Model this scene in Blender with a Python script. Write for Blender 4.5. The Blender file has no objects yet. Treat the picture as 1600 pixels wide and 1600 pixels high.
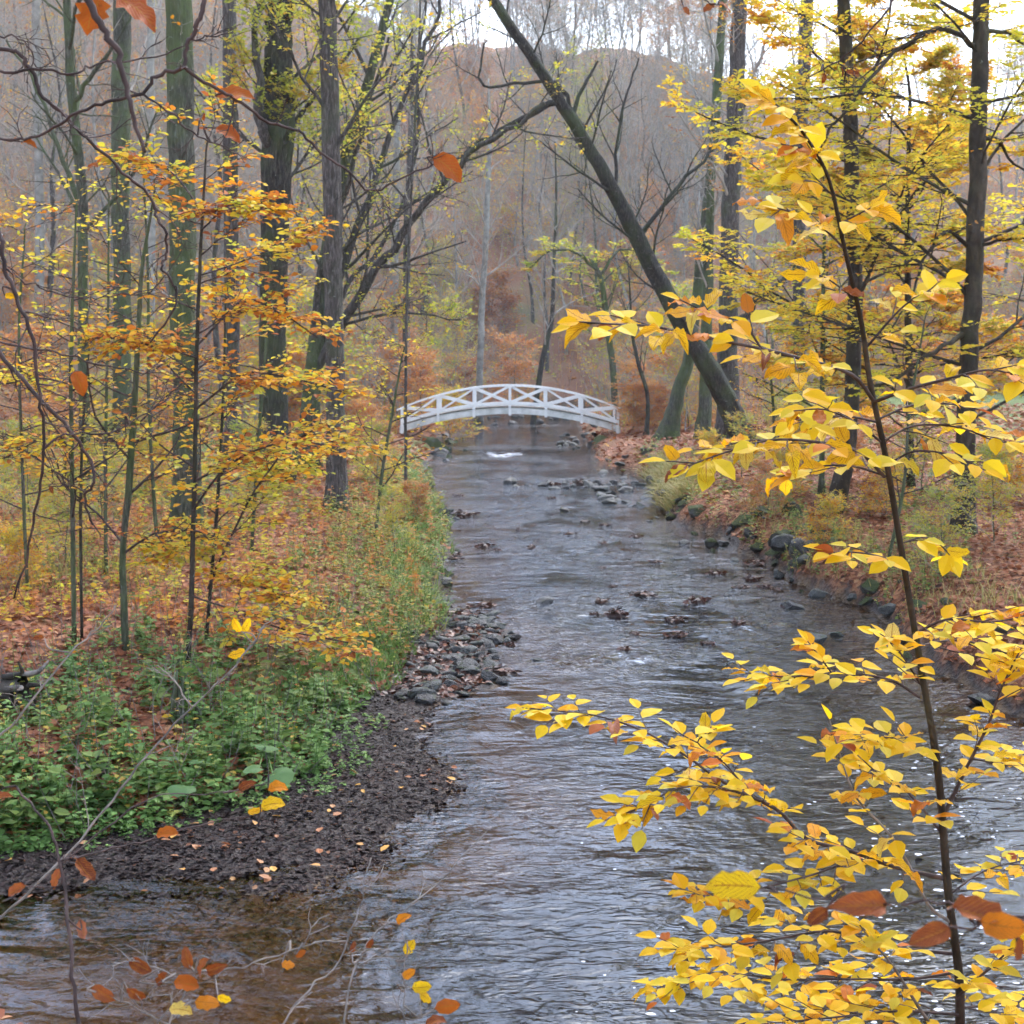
import bpy, math, random
import numpy as np
from mathutils import Matrix, Vector

# ------------------------------------------------------------------ camera, sky, sun, exposure
scene = bpy.context.scene
col = scene.collection
FPX = 2323.0                      # focal length in photograph pixels (1600 wide)
PITCH = math.atan(240.0 / FPX)
CAMZ = 3.5
cam_d = bpy.data.cameras.new("camera")
cam = bpy.data.objects.new("camera", cam_d)
col.objects.link(cam)
cam.location = (0, 0, CAMZ)
cam.rotation_euler = (math.pi / 2 - PITCH, 0, 0)
cam_d.sensor_width = 36.0
cam_d.lens = 36.0 * FPX / 1600.0
cam_d.clip_start = 0.05
cam_d.clip_end = 2000.0
cam_d.dof.use_dof = True
cam_d.dof.focus_distance = 5.2
cam_d.dof.aperture_fstop = 11.0
scene.camera = cam

SUN_EL, SUN_AZ = math.radians(50), math.radians(24)    # azimuth measured from +Y towards +X
world = bpy.data.worlds.new("World")
scene.world = world
world.use_nodes = True
wn, wl = world.node_tree.nodes, world.node_tree.links
wn.clear()
wo = wn.new("ShaderNodeOutputWorld")
bg = wn.new("ShaderNodeBackground")
sky = wn.new("ShaderNodeTexSky")
sky.sky_type = 'NISHITA'
sky.sun_disc = False
sky.sun_elevation = SUN_EL
sky.sun_rotation = SUN_AZ
sky.air_density = 1.0
sky.dust_density = 1.4
sky.ozone_density = 1.0
hsv = wn.new("ShaderNodeHueSaturation")       # an overcast sky: the same brightness, hardly any blue
hsv.inputs['Saturation'].default_value = 0.72
wl.new(sky.outputs[0], hsv.inputs['Color'])
wl.new(hsv.outputs[0], bg.inputs['Color'])
bg.inputs['Strength'].default_value = 0.15
wl.new(bg.outputs[0], wo.inputs[0])

sun_d = bpy.data.lights.new("sun", 'SUN')
sun_d.energy = 0.5
sun_d.angle = math.radians(35)
sun_d.color = (1.0, 0.99, 0.97)
sun = bpy.data.objects.new("sun", sun_d)
col.objects.link(sun)
sdir = Vector((math.sin(SUN_AZ) * math.cos(SUN_EL), math.cos(SUN_AZ) * math.cos(SUN_EL), math.sin(SUN_EL)))
sun.rotation_euler = sdir.to_track_quat('Z', 'Y').to_euler()
sun.location = (0, 0, 60)

vs = scene.view_settings
vs.view_transform = 'Standard'
vs.look = 'None'
vs.gamma = 1.0
vs.use_curve_mapping = False
vs.exposure = 2.4
scene.render.engine = 'CYCLES'
cy = scene.cycles
cy.max_bounces = 4
cy.diffuse_bounces = 2
cy.glossy_bounces = 2
cy.transmission_bounces = 2
cy.volume_bounces = 0
cy.transparent_max_bounces = 6
cy.caustics_reflective = False
cy.caustics_refractive = False
cy.sample_clamp_indirect = 4.0
cy.use_denoising = True
try:
    cy.denoiser = 'OPENIMAGEDENOISE'
except Exception:
    pass
cy.use_adaptive_sampling = True
cy.adaptive_threshold = 0.035
cy.adaptive_min_samples = 12
cy.debug_use_spatial_splits = True

# ------------------------------------------------------------------ helpers
rng = np.random.default_rng(7)
cp, sp = math.cos(PITCH), math.sin(PITCH)


def P(px, py, Y):
    """the point at forward distance Y that the photograph shows at pixel (px, py)"""
    cx, cyy = (px - 800) / FPX, (800 - py) / FPX
    dy, dz = cp + cyy * sp, -sp + cyy * cp
    k = Y / dy
    return np.array((cx * k, Y, CAMZ + dz * k))


def G(px, py, z):
    """the point at height z that the photograph shows at pixel (px, py) (below the horizon)"""
    cx, cyy = (px - 800) / FPX, (800 - py) / FPX
    dy, dz = cp + cyy * sp, -sp + cyy * cp
    k = (z - CAMZ) / dz
    return np.array((cx * k, dy * k, z))


def PL(pts):
    return np.array([P(*p) for p in pts])


def smooth(pts, per=4):
    """Catmull-Rom through the points"""
    p = np.asarray(pts, float)
    if len(p) < 3:
        return p
    q = np.vstack([2 * p[0] - p[1], p, 2 * p[-1] - p[-2]])
    t = np.linspace(0, 1, per, endpoint=False)[:, None]
    out = []
    for i in range(len(p) - 1):
        a, b, c, d = q[i], q[i + 1], q[i + 2], q[i + 3]
        out.append(0.5 * (2 * b + (c - a) * t + (2 * a - 5 * b + 4 * c - d) * t ** 2 + (3 * b - a - 3 * c + d) * t ** 3))
    out.append(p[-1:])
    return np.vstack(out)


def unit(v):
    v = np.asarray(v, float)
    n = np.linalg.norm(v, axis=-1, keepdims=True)
    return v / np.maximum(n, 1e-9)


def fbm(x, y, s, seed=0, octs=4):
    """cheap smooth noise in about -1..1, from sines"""
    r = np.random.default_rng(seed + 100)
    out = np.zeros_like(np.asarray(x, float) + np.asarray(y, float))
    amp, f, tot = 1.0, 1.0 / s, 0.0
    for o in range(octs):
        for k in range(3):
            a = r.uniform(0, 6.28); ph = r.uniform(0, 6.28); ff = f * r.uniform(.7, 1.4)
            out = out + amp * np.sin((x * math.cos(a) + y * math.sin(a)) * ff * 6.28 + ph + 1.3 * np.sin((x * math.sin(a) - y * math.cos(a)) * ff * 3.1 + ph * 2))
        tot += amp * 1.8
        amp *= 0.5; f *= 2.1
    return out / tot


class MB:
    """collects geometry for ONE mesh object"""
    def __init__(s):
        s.V = []; s.Q = []; s.T = []; s.rq = []; s.rt = []; s.n = 0

    def add(s, V, Q=None, T=None, r=None):
        V = np.asarray(V, float).reshape(-1, 3)
        if Q is not None and len(Q):
            Q = np.asarray(Q, np.int64).reshape(-1, 4); s.Q.append(Q + s.n)
            s.rq.append(np.broadcast_to(np.asarray(0.5 if r is None else r, float), (len(Q),)))
        if T is not None and len(T):
            T = np.asarray(T, np.int64).reshape(-1, 3); s.T.append(T + s.n)
            s.rt.append(np.broadcast_to(np.asarray(0.5 if r is None else r, float), (len(T),)))
        s.V.append(V); s.n += len(V)

    def tube(s, pts, rad, n=5, cap=False, r=None):
        p = np.asarray(pts, float); m = len(p)
        rad = np.broadcast_to(np.asarray(rad, float), (m,))
        t = np.empty_like(p)
        t[1:-1] = p[2:] - p[:-2]; t[0] = p[1] - p[0]; t[-1] = p[-1] - p[-2]
        t /= np.maximum(np.sqrt((t * t).sum(1))[:, None], 1e-9)
        mt = np.abs(t.mean(0)); ref = np.zeros(3); ref[int(np.argmin(mt))] = 1
        a = np.cross(t, ref); a /= np.maximum(np.sqrt((a * a).sum(1))[:, None], 1e-9)
        b = np.cross(t, a)
        ang, base = ring(n)
        V = p[:, None, :] + rad[:, None, None] * (a[:, None, :] * ang[0][None, :, None] + b[:, None, :] * ang[1][None, :, None])
        Q = (base[None] + (np.arange(m - 1) * n)[:, None, None]).reshape(-1, 4)
        T = None
        V = V.reshape(-1, 3)
        if cap:
            k = len(V)
            V = np.vstack([V, p[:1], p[-1:]])
            i = np.arange(n); j = (i + 1) % n; o = (m - 1) * n
            T = np.vstack([np.stack([i, np.full(n, k), j], 1), np.stack([o + i, o + j, np.full(n, k + 1)], 1)])
        s.add(V, Q, T, r)

    def box(s, c, h, R=None):
        """box with centre c, half sizes h and optional 3x3 rotation (columns are the axes)"""
        v = np.array([(x, y, z) for x in (-1, 1) for y in (-1, 1) for z in (-1, 1)], float) * np.asarray(h)
        if R is not None:
            v = v @ np.asarray(R).T
        s.add(v + np.asarray(c), Q=[(0, 1, 3, 2), (4, 6, 7, 5), (0, 4, 5, 1), (2, 3, 7, 6), (0, 2, 6, 4), (1, 5, 7, 3)])

    def mesh(s, name, mat, origin=(0, 0, 0), smooth_=False):
        V = (np.vstack(s.V) - np.asarray(origin)) if s.V else np.zeros((0, 3))
        Q = np.vstack(s.Q) if s.Q else np.zeros((0, 4), np.int64)
        T = np.vstack(s.T) if s.T else np.zeros((0, 3), np.int64)
        me = bpy.data.meshes.new(name)
        me.vertices.add(len(V)); me.vertices.foreach_set('co', V.astype(np.float32).ravel())
        loops = np.concatenate([Q.ravel(), T.ravel()]).astype(np.int32)
        me.loops.add(len(loops)); me.loops.foreach_set('vertex_index', loops)
        nf = len(Q) + len(T)
        tot = np.concatenate([np.full(len(Q), 4), np.full(len(T), 3)]).astype(np.int32)
        start = (np.cumsum(tot) - tot).astype(np.int32)
        me.polygons.add(nf); me.polygons.foreach_set('loop_start', start)
        try:
            me.polygons.foreach_set('loop_total', tot)
        except Exception:
            pass
        at = me.attributes.new('rnd', 'FLOAT', 'FACE')
        at.data.foreach_set('value', np.concatenate(s.rq + s.rt).astype(np.float32) if (s.rq or s.rt) else np.zeros(0, np.float32))
        me.polygons.foreach_set('use_smooth', np.full(nf, smooth_, bool))
        me.update(calc_edges=True)
        if mat is not None:
            me.materials.append(mat)
        return me

    def obj(s, name, mat, parent=None, smooth_=False, origin=None):
        o_ = origin if origin is not None else (np.array(parent.location) if parent is not None else np.zeros(3))
        ob = bpy.data.objects.new(name, s.mesh(name, mat, o_, smooth_))
        col.objects.link(ob)
        if parent is not None:
            ob.parent = parent
        elif origin is not None:
            ob.location = tuple(origin)
        return ob


_rings = {}


def ring(n):
    if n not in _rings:
        a = np.linspace(0, 2 * math.pi, n, endpoint=False)
        i = np.arange(n); j = (i + 1) % n
        _rings[n] = ((np.cos(a), np.sin(a)), np.stack([i, j, n + j, n + i], 1))
    return _rings[n]


def tag(o, label=None, cat=None, group=None, kind=None):
    if label: o['label'] = label
    if cat: o['category'] = cat
    if group: o['group'] = group
    if kind: o['kind'] = kind
    return o


def thing(name, label, cat, loc=(0, 0, 0), group=None):
    o = bpy.data.objects.new(name, None)
    o.empty_display_size = 0.1
    o.location = tuple(float(v) for v in loc)
    col.objects.link(o)
    return tag(o, label, cat, group)


def copy_tree(root, loc, rz, sc, label, group):
    r = root.copy(); col.objects.link(r)
    r.location = tuple(float(v) for v in loc); r.rotation_euler = (0, 0, float(rz))
    r.scale = (float(sc),) * 3 if np.isscalar(sc) else tuple(float(v) for v in sc)
    r['label'] = label; r['group'] = group
    for ch in root.children:
        c = ch.copy(); col.objects.link(c); c.parent = r
    return r


# ------------------------------------------------------------------ materials
def newmat(name):
    m = bpy.data.materials.new(name); m.use_nodes = True
    nt = m.node_tree; nt.nodes.clear()
    out = nt.nodes.new("ShaderNodeOutputMaterial")
    return m, nt.nodes, nt.links, out


def ramp(nodes, stops, interp='LINEAR'):
    r = nodes.new("ShaderNodeValToRGB"); cr = r.color_ramp; cr.interpolation = interp
    while len(cr.elements) < len(stops):
        cr.elements.new(0.5)
    for e, (p, c) in zip(cr.elements, stops):
        e.position = p; e.color = (*c, 1)
    return r


def noise(nodes, links, vec, scale, detail=4, rough=.55, dist=0.0):
    n = nodes.new("ShaderNodeTexNoise"); n.inputs['Scale'].default_value = scale
    n.inputs['Detail'].default_value = detail; n.inputs['Roughness'].default_value = rough
    n.inputs['Distortion'].default_value = dist
    if vec is not None: links.new(vec, n.inputs['Vector'])
    return n


def mapping(nodes, links, src, scale):
    m = nodes.new("ShaderNodeMapping"); m.inputs['Scale'].default_value = scale
    links.new(src, m.inputs['Vector'])
    return m.outputs[0]


def mixc(nodes, links, fac, a, b, mode='MIX'):
    m = nodes.new("ShaderNodeMix"); m.data_type = 'RGBA'; m.blend_type = mode
    for sock, v in ((m.inputs[0], fac), (m.inputs[6], a), (m.inputs[7], b)):
        if isinstance(v, (int, float)): sock.default_value = v
        elif isinstance(v, tuple): sock.default_value = (*v, 1)
        else: links.new(v, sock)
    return m.outputs[2]


def math_(nodes, links, op, a, b=0.0, clamp=False):
    m = nodes.new("ShaderNodeMath"); m.operation = op; m.use_clamp = clamp
    for sock, v in ((m.inputs[0], a), (m.inputs[1], b)):
        if isinstance(v, (int, float)): sock.default_value = v
        else: links.new(v, sock)
    return m.outputs[0]


def attr(nodes, name):
    a = nodes.new("ShaderNodeAttribute"); a.attribute_name = name
    return a


def bump(nodes, links, h, strength, dist=0.02):
    b = nodes.new("ShaderNodeBump"); b.inputs['Strength'].default_value = strength
    b.inputs['Distance'].default_value = dist
    links.new(h, b.inputs['Height'])
    return b.outputs[0]


def leaf_mat(name, stops, src='attr', transl=.45, rough=.5, veins=False, spec=.25):
    m, n, l, out = newmat(name)
    if src == 'attr':
        a = attr(n, 'rnd').outputs['Fac']
    else:
        a = n.new("ShaderNodeObjectInfo").outputs['Random']
    r = ramp(n, stops); l.new(a, r.inputs[0])
    c = r.outputs[0]
    tc = n.new("ShaderNodeTexCoord")
    if veins:
        sx = n.new("ShaderNodeSeparateXYZ"); l.new(tc.outputs['UV'], sx.inputs[0])
        u, v = sx.outputs[0], sx.outputs[1]              # u across -> 0..1, v along 0..1
        au = math_(n, l, 'ABSOLUTE', math_(n, l, 'SUBTRACT', u, .5))
        ph = math_(n, l, 'MULTIPLY', math_(n, l, 'SUBTRACT', v, math_(n, l, 'MULTIPLY', au, .75)), 8.5)
        fr = math_(n, l, 'ABSOLUTE', math_(n, l, 'SUBTRACT', math_(n, l, 'FRACT', ph), .5))
        side = math_(n, l, 'LESS_THAN', fr, .09)
        mid = math_(n, l, 'LESS_THAN', au, .028)
        vein = math_(n, l, 'MAXIMUM', math_(n, l, 'MULTIPLY', side, .75), math_(n, l, 'MULTIPLY', mid, .9))
        c = mixc(n, l, vein, c, (.30, .11, .012))
        nz = noise(n, l, tc.outputs['Object'], 3.0, 3)
        sp_ = math_(n, l, 'GREATER_THAN', noise(n, l, tc.outputs['Object'], 11.0, 1).outputs[0], .70)
        c = mixc(n, l, math_(n, l, 'MULTIPLY', sp_, .7), c, (.16, .05, .012))
        blot = math_(n, l, 'MULTIPLY', math_(n, l, 'SUBTRACT', nz.outputs[0], .52), 3.2, True)
        c = mixc(n, l, math_(n, l, 'MULTIPLY', blot, .45), c, (.50, .16, .012))
        rim = math_(n, l, 'MULTIPLY', math_(n, l, 'SUBTRACT', au, .40), 5.0, True)
        c = mixc(n, l, math_(n, l, 'MULTIPLY', rim, .35), c, (.42, .14, .01))
    p = n.new("ShaderNodeBsdfPrincipled")
    l.new(c, p.inputs['Base Color']); p.inputs['Roughness'].default_value = rough
    p.inputs['Specular IOR Level'].default_value = spec
    if veins:
        l.new(bump(n, l, fr, .35, .004), p.inputs['Normal'])
    t = n.new("ShaderNodeBsdfTranslucent"); l.new(c, t.inputs['Color'])
    mx = n.new("ShaderNodeMixShader"); mx.inputs[0].default_value = transl
    l.new(p.outputs[0], mx.inputs[1]); l.new(t.outputs[0], mx.inputs[2])
    l.new(mx.outputs[0], out.inputs[0])
    return m


def bark_mat(name, a, b, moss=(.05, .075, .02), moss_amt=.5, scale=6.0, rough=.85, furrow=5.0):
    m, n, l, out = newmat(name)
    tc = n.new("ShaderNodeTexCoord"); o = tc.outputs['Object']
    st = mapping(n, l, o, (furrow, furrow, .8))
    n1 = noise(n, l, st, scale, 4, .65, .4)
    n2 = noise(n, l, o, 1.1, 3, .6)
    n3 = noise(n, l, o, 14.0, 2, .6)
    r = ramp(n, [(.34, tuple(v * .55 for v in a)), (.5, a), (.68, b)]); l.new(n1.outputs[0], r.inputs[0])
    f = math_(n, l, 'MULTIPLY', math_(n, l, 'SUBTRACT', n2.outputs[0], .62 - .3 * moss_amt), 5.0, True)
    f = math_(n, l, 'MULTIPLY', f, math_(n, l, 'ADD', n3.outputs[0], .25, True))
    c = mixc(n, l, f, r.outputs[0], moss)
    lich = math_(n, l, 'GREATER_THAN', noise(n, l, o, 9.0, 3).outputs[0], .69)
    c = mixc(n, l, math_(n, l, 'MULTIPLY', lich, .35), c, (.30, .32, .27))
    p = n.new("ShaderNodeBsdfPrincipled"); l.new(c, p.inputs['Base Color'])
    p.inputs['Roughness'].default_value = rough; p.inputs['Specular IOR Level'].default_value = .25
    l.new(bump(n, l, n1.outputs[0], 1.0, .05), p.inputs['Normal'])
    l.new(p.outputs[0], out.inputs[0])
    return m


def twig_mat(name, a, b, scale=3.0):
    m, n, l, out = newmat(name)
    tc = n.new("ShaderNodeTexCoord")
    nz = noise(n, l, tc.outputs['Object'], scale, 1)
    r = ramp(n, [(.35, a), (.65, b)]); l.new(nz.outputs[0], r.inputs[0])
    p = n.new("ShaderNodeBsdfPrincipled"); l.new(r.outputs[0], p.inputs['Base Color'])
    p.inputs['Roughness'].default_value = .75; p.inputs['Specular IOR Level'].default_value = .25
    l.new(p.outputs[0], out.inputs[0])
    return m


M = {}
YEL = [(0, (.80, .42, .018)), (.35, (.86, .50, .025)), (.6, (.78, .50, .03)), (.78, (.72, .30, .015)), (.9, (.50, .13, .01)), (1, (.22, .05, .012))]
M['fore_yellow'] = leaf_mat('leaf_yellow', [(0, (.72, .50, .010)), (.3, (.82, .51, .010)), (.58, (.82, .45, .008)), (.75, (.76, .35, .006)), (.88, (.64, .50, .02)), (1, (.80, .62, .18))], 'obj', .55, .5, True, .15)
M['fore_orange'] = leaf_mat('leaf_orange', [(0, (.52, .15, .008)), (.5, (.62, .23, .010)), (1, (.36, .08, .008))], 'obj', .45, .5, True, .15)
M['fore_brown'] = leaf_mat('leaf_brown', [(0, (.11, .022, .008)), (.6, (.20, .045, .012)), (.85, (.26, .075, .03)), (1, (.42, .20, .15))], 'obj', .3, .5, True, .2)
M['fore_rust'] = leaf_mat('leaf_rust_near', [(0, (.27, .05, .008)), (1, (.34, .08, .01))], 'obj', .35, .5, True, .15)
M['fore_rest'] = leaf_mat('leaf_yellow_far', [(0, (.66, .56, .06)), (.35, (.80, .57, .016)), (.66, (.80, .50, .012)), (.82, (.74, .34, .010)), (.9, (.60, .17, .01)), (1, (.3, .07, .015))], 'attr', .55, .5, False, .15)
M['leaf_gold'] = leaf_mat('leaf_gold', [(0, (.46, .46, .05)), (.25, (.68, .52, .05)), (.5, (.76, .44, .03)), (.7, (.66, .24, .02)), (1, (.32, .09, .025))], 'attr', .5)
M['leaf_gold_part'] = leaf_mat('leaf_gold_single', [(0, (.52, .50, .05)), (.3, (.76, .54, .03)), (.55, (.80, .42, .02)), (.78, (.62, .19, .015)), (1, (.34, .09, .02))], 'obj', .5)
M['leaf_lemon'] = leaf_mat('leaf_lemon', [(0, (.50, .52, .05)), (.3, (.72, .62, .06)), (.6, (.80, .58, .05)), (.84, (.80, .44, .035)), (1, (.66, .26, .03))], 'attr', .65)
M['leaf_green'] = leaf_mat('leaf_olive', [(0, (.20, .28, .04)), (.45, (.42, .45, .06)), (.8, (.62, .52, .06)), (1, (.58, .32, .04))], 'attr', .55)
M['leaf_rust'] = leaf_mat('leaf_rust', [(0, (.62, .38, .09)), (.4, (.60, .26, .06)), (.75, (.50, .17, .045)), (1, (.34, .11, .04))], 'attr', .5)
M['leaf_dry'] = leaf_mat('leaf_dry', [(0, (.15, .045, .02)), (.35, (.27, .09, .04)), (.7, (.38, .15, .065)), (.9, (.46, .24, .12)), (1, (.62, .33, .08))], 'attr', .2, .6)
M['leaf_wet'] = leaf_mat('leaf_wet', [(0, (.014, .010, .010)), (.5, (.03, .019, .017)), (.88, (.05, .028, .022)), (.95, (.13, .055, .03)), (1, (.26, .12, .06))], 'attr', .03, .6, spec=.14)
M['herb'] = leaf_mat('herb_green', [(0, (.08, .16, .035)), (.5, (.16, .28, .07)), (.85, (.25, .37, .10)), (1, (.46, .44, .09))], 'attr', .35, .5)
M['herb_pale'] = leaf_mat('herb_pale', [(0, (.10, .17, .04)), (.4, (.20, .27, .06)), (.7, (.38, .36, .07)), (.9, (.55, .36, .06)), (1, (.42, .15, .04))], 'attr', .4, .5)
M['grass'] = leaf_mat('grass_blades', [(0, (.07, .14, .03)), (.6, (.16, .26, .05)), (1, (.36, .33, .11))], 'attr', .35, .5)
M['grass_dry'] = leaf_mat('grass_straw', [(0, (.17, .20, .05)), (.5, (.36, .31, .10)), (1, (.46, .32, .13))], 'attr', .35, .55)
M['burdock'] = leaf_mat('broad_leaf', [(0, (.07, .15, .04)), (1, (.11, .20, .06))], 'obj', .35, .5)
M['bark_moss'] = bark_mat('bark_mossy', (.06, .058, .042), (.15, .145, .11), (.085, .115, .04), .8)
M['bark_grey'] = bark_mat('bark_grey', (.07, .06, .055), (.17, .15, .14), (.07, .085, .04), .4)
M['bark_red'] = bark_mat('bark_reddish', (.075, .062, .055), (.19, .16, .145), (.075, .09, .045), .4)
M['bark_dark'] = bark_mat('bark_dark', (.034, .029, .024), (.095, .08, .066), (.055, .07, .025), .6)
M['bark_beech'] = bark_mat('bark_beech', (.035, .026, .018), (.075, .056, .04), (.06, .06, .025), .35, 4, .75, 1.5)
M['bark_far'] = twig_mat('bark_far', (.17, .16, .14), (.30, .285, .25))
M['twig'] = twig_mat('twig_bark', (.03, .02, .018), (.08, .052, .046), 20)
M['twig_pale'] = twig_mat('twig_grey', (.10, .085, .07), (.24, .20, .17), 20)
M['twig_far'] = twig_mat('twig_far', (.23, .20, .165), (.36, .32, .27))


def ground_mat():
    m, n, l, out = newmat('ground_litter')
    tc = n.new("ShaderNodeTexCoord"); o = tc.outputs['Object']
    vo = n.new("ShaderNodeTexVoronoi"); vo.inputs['Scale'].default_value = 14.0; l.new(o, vo.inputs['Vector'])
    sep = n.new("ShaderNodeSeparateColor"); l.new(vo.outputs['Color'], sep.inputs[0])
    lit = ramp(n, [(0, (.06, .025, .015)), (.35, (.16, .06, .03)), (.7, (.26, .105, .05)), (1, (.36, .19, .09))]); l.new(sep.outputs[0], lit.inputs[0])
    n1 = noise(n, l, o, .22, 5, .6); n2 = noise(n, l, o, 2.2, 4, .6); n3 = noise(n, l, o, 30, 3, .6)
    hill = ramp(n, [(.3, (.18, .085, .05)), (.5, (.28, .14, .08)), (.62, (.30, .20, .11)), (.78, (.19, .20, .10))]); l.new(n1.outputs[0], hill.inputs[0])
    c = mixc(n, l, attr(n, 'far').outputs['Fac'], lit.outputs[0], hill.outputs[0])
    grn = ramp(n, [(.3, (.06, .09, .025)), (.6, (.13, .17, .05)), (.8, (.26, .25, .08))]); l.new(n2.outputs[0], grn.inputs[0])
    gf = attr(n, 'green').outputs['Fac']
    gf = math_(n, l, 'MULTIPLY', math_(n, l, 'ADD', gf, math_(n, l, 'SUBTRACT', n2.outputs[0], .62)), 3.0, True)
    c = mixc(n, l, gf, c, grn.outputs[0])
    mud = ramp(n, [(.35, (.018, .013, .012)), (.6, (.045, .033, .028)), (.8, (.075, .055, .04))]); l.new(n3.outputs[0], mud.inputs[0])
    mf = attr(n, 'mud').outputs['Fac']
    c = mixc(n, l, mf, c, mud.outputs[0])
    bed = ramp(n, [(.3, (.035, .022, .012)), (.5, (.10, .06, .028)), (.75, (.17, .11, .06))])
    n4 = noise(n, l, o, 7, 6, .7); l.new(n4.outputs[0], bed.inputs[0])
    c = mixc(n, l, attr(n, 'bed').outputs['Fac'], c, bed.outputs[0])
    p = n.new("ShaderNodeBsdfPrincipled"); l.new(c, p.inputs['Base Color'])
    r = math_(n, l, 'SUBTRACT', .9, math_(n, l, 'MULTIPLY', mf, .3)); l.new(r, p.inputs['Roughness']); p.inputs['Specular IOR Level'].default_value = .2
    h = math_(n, l, 'ADD', math_(n, l, 'MULTIPLY', vo.outputs['Distance'], 1.2), n3.outputs[0])
    l.new(bump(n, l, h, .8, .04), p.inputs['Normal'])
    l.new(p.outputs[0], out.inputs[0])
    return m


def water_mat():
    m, n, l, out = newmat('stream_water')
    tc = n.new("ShaderNodeTexCoord"); o = tc.outputs['Object']
    a = noise(n, l, mapping(n, l, o, (.8, 1.7, 1)), 5.2, 2, .5, 1.2)
    b = noise(n, l, mapping(n, l, o, (1.0, 1.35, 1)), 12.0, 2, .5, .5)
    c = noise(n, l, mapping(n, l, o, (1.0, 1.5, 1)), 1.1, 2, .5, .6)
    calm = noise(n, l, mapping(n, l, o, (1.3, .7, 1)), .55, 3, .55, .8)
    cf = math_(n, l, 'MULTIPLY', math_(n, l, 'SUBTRACT', calm.outputs[0], .36), 4.0, True)
    cf = math_(n, l, 'ADD', math_(n, l, 'MULTIPLY', cf, .85), .15)
    cf = math_(n, l, 'MULTIPLY', cf, math_(n, l, 'SUBTRACT', 1.0, math_(n, l, 'MULTIPLY', attr(n, 'pool').outputs['Fac'], .65)))
    rif = attr(n, 'riffle').outputs['Fac']
    h = math_(n, l, 'ADD', math_(n, l, 'MULTIPLY', a.outputs[0], 1.0), math_(n, l, 'MULTIPLY', b.outputs[0], .32))
    h = math_(n, l, 'MULTIPLY', h, math_(n, l, 'MULTIPLY', cf, math_(n, l, 'ADD', .6, math_(n, l, 'MULTIPLY', rif, 1.6))))
    h = math_(n, l, 'ADD', h, math_(n, l, 'MULTIPLY', c.outputs[0], 1.1))
    nb = bump(n, l, h, 1.0, .046)
    fr = n.new("ShaderNodeFresnel"); fr.inputs['IOR'].default_value = 1.36; l.new(nb, fr.inputs['Normal'])
    g = n.new("ShaderNodeBsdfGlossy"); g.inputs['Roughness'].default_value = .06; l.new(nb, g.inputs['Normal'])
    g.inputs['Color'].default_value = (.74, .81, .92, 1)
    t = n.new("ShaderNodeBsdfTransparent")
    d = n.new("ShaderNodeBsdfDiffuse"); d.inputs['Color'].default_value = (.010, .008, .007, 1)
    dep = attr(n, 'depth').outputs['Fac']                # 0 at the rim, 1 where the bed is out of sight
    t.inputs['Color'].default_value = (.72, .56, .38, 1)
    body = n.new("ShaderNodeMixShader"); l.new(dep, body.inputs[0]); l.new(t.outputs[0], body.inputs[1]); l.new(d.outputs[0], body.inputs[2])
    surf = n.new("ShaderNodeMixShader"); l.new(fr.outputs[0], surf.inputs[0]); l.new(body.outputs[0], surf.inputs[1]); l.new(g.outputs[0], surf.inputs[2])
    # white water where the stream breaks over stones
    f1 = noise(n, l, mapping(n, l, o, (.9, 2.2, 1)), 4.0, 6, .75, 1.6)
    f2 = noise(n, l, mapping(n, l, o, (1.0, .45, 1)), 1.3, 4, .7, 1.2)
    fb = math_(n, l, 'ADD', math_(n, l, 'MULTIPLY', f1.outputs[0], .5), math_(n, l, 'MULTIPLY', f2.outputs[0], .5))
    th = math_(n, l, 'SUBTRACT', math_(n, l, 'ADD', fb, math_(n, l, 'MULTIPLY', attr(n, 'foam').outputs['Fac'], .24)), .70)
    ff = math_(n, l, 'MULTIPLY', th, 8.0, True)
    w = n.new("ShaderNodeBsdfDiffuse"); w.inputs['Color'].default_value = (.72, .74, .78, 1)
    fin = n.new("ShaderNodeMixShader"); l.new(ff, fin.inputs[0]); l.new(surf.outputs[0], fin.inputs[1]); l.new(w.outputs[0], fin.inputs[2])
    l.new(fin.outputs[0], out.inputs[0])
    return m


def simple(name, c, rough=.6, c2=None, sc=8, bmp=.3, spec=.4):
    m, n, l, out = newmat(name)
    tc = n.new("ShaderNodeTexCoord"); o = tc.outputs['Object']
    nz = noise(n, l, o, sc, 6, .65)
    r = ramp(n, [(.35, c), (.68, c2 or c)]); l.new(nz.outputs[0], r.inputs[0])
    p = n.new("ShaderNodeBsdfPrincipled"); l.new(r.outputs[0], p.inputs['Base Color'])
    p.inputs['Roughness'].default_value = rough; p.inputs['Specular IOR Level'].default_value = spec
    if bmp: l.new(bump(n, l, nz.outputs[0], bmp, .02), p.inputs['Normal'])
    l.new(p.outputs[0], out.inputs[0])
    return m


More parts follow.
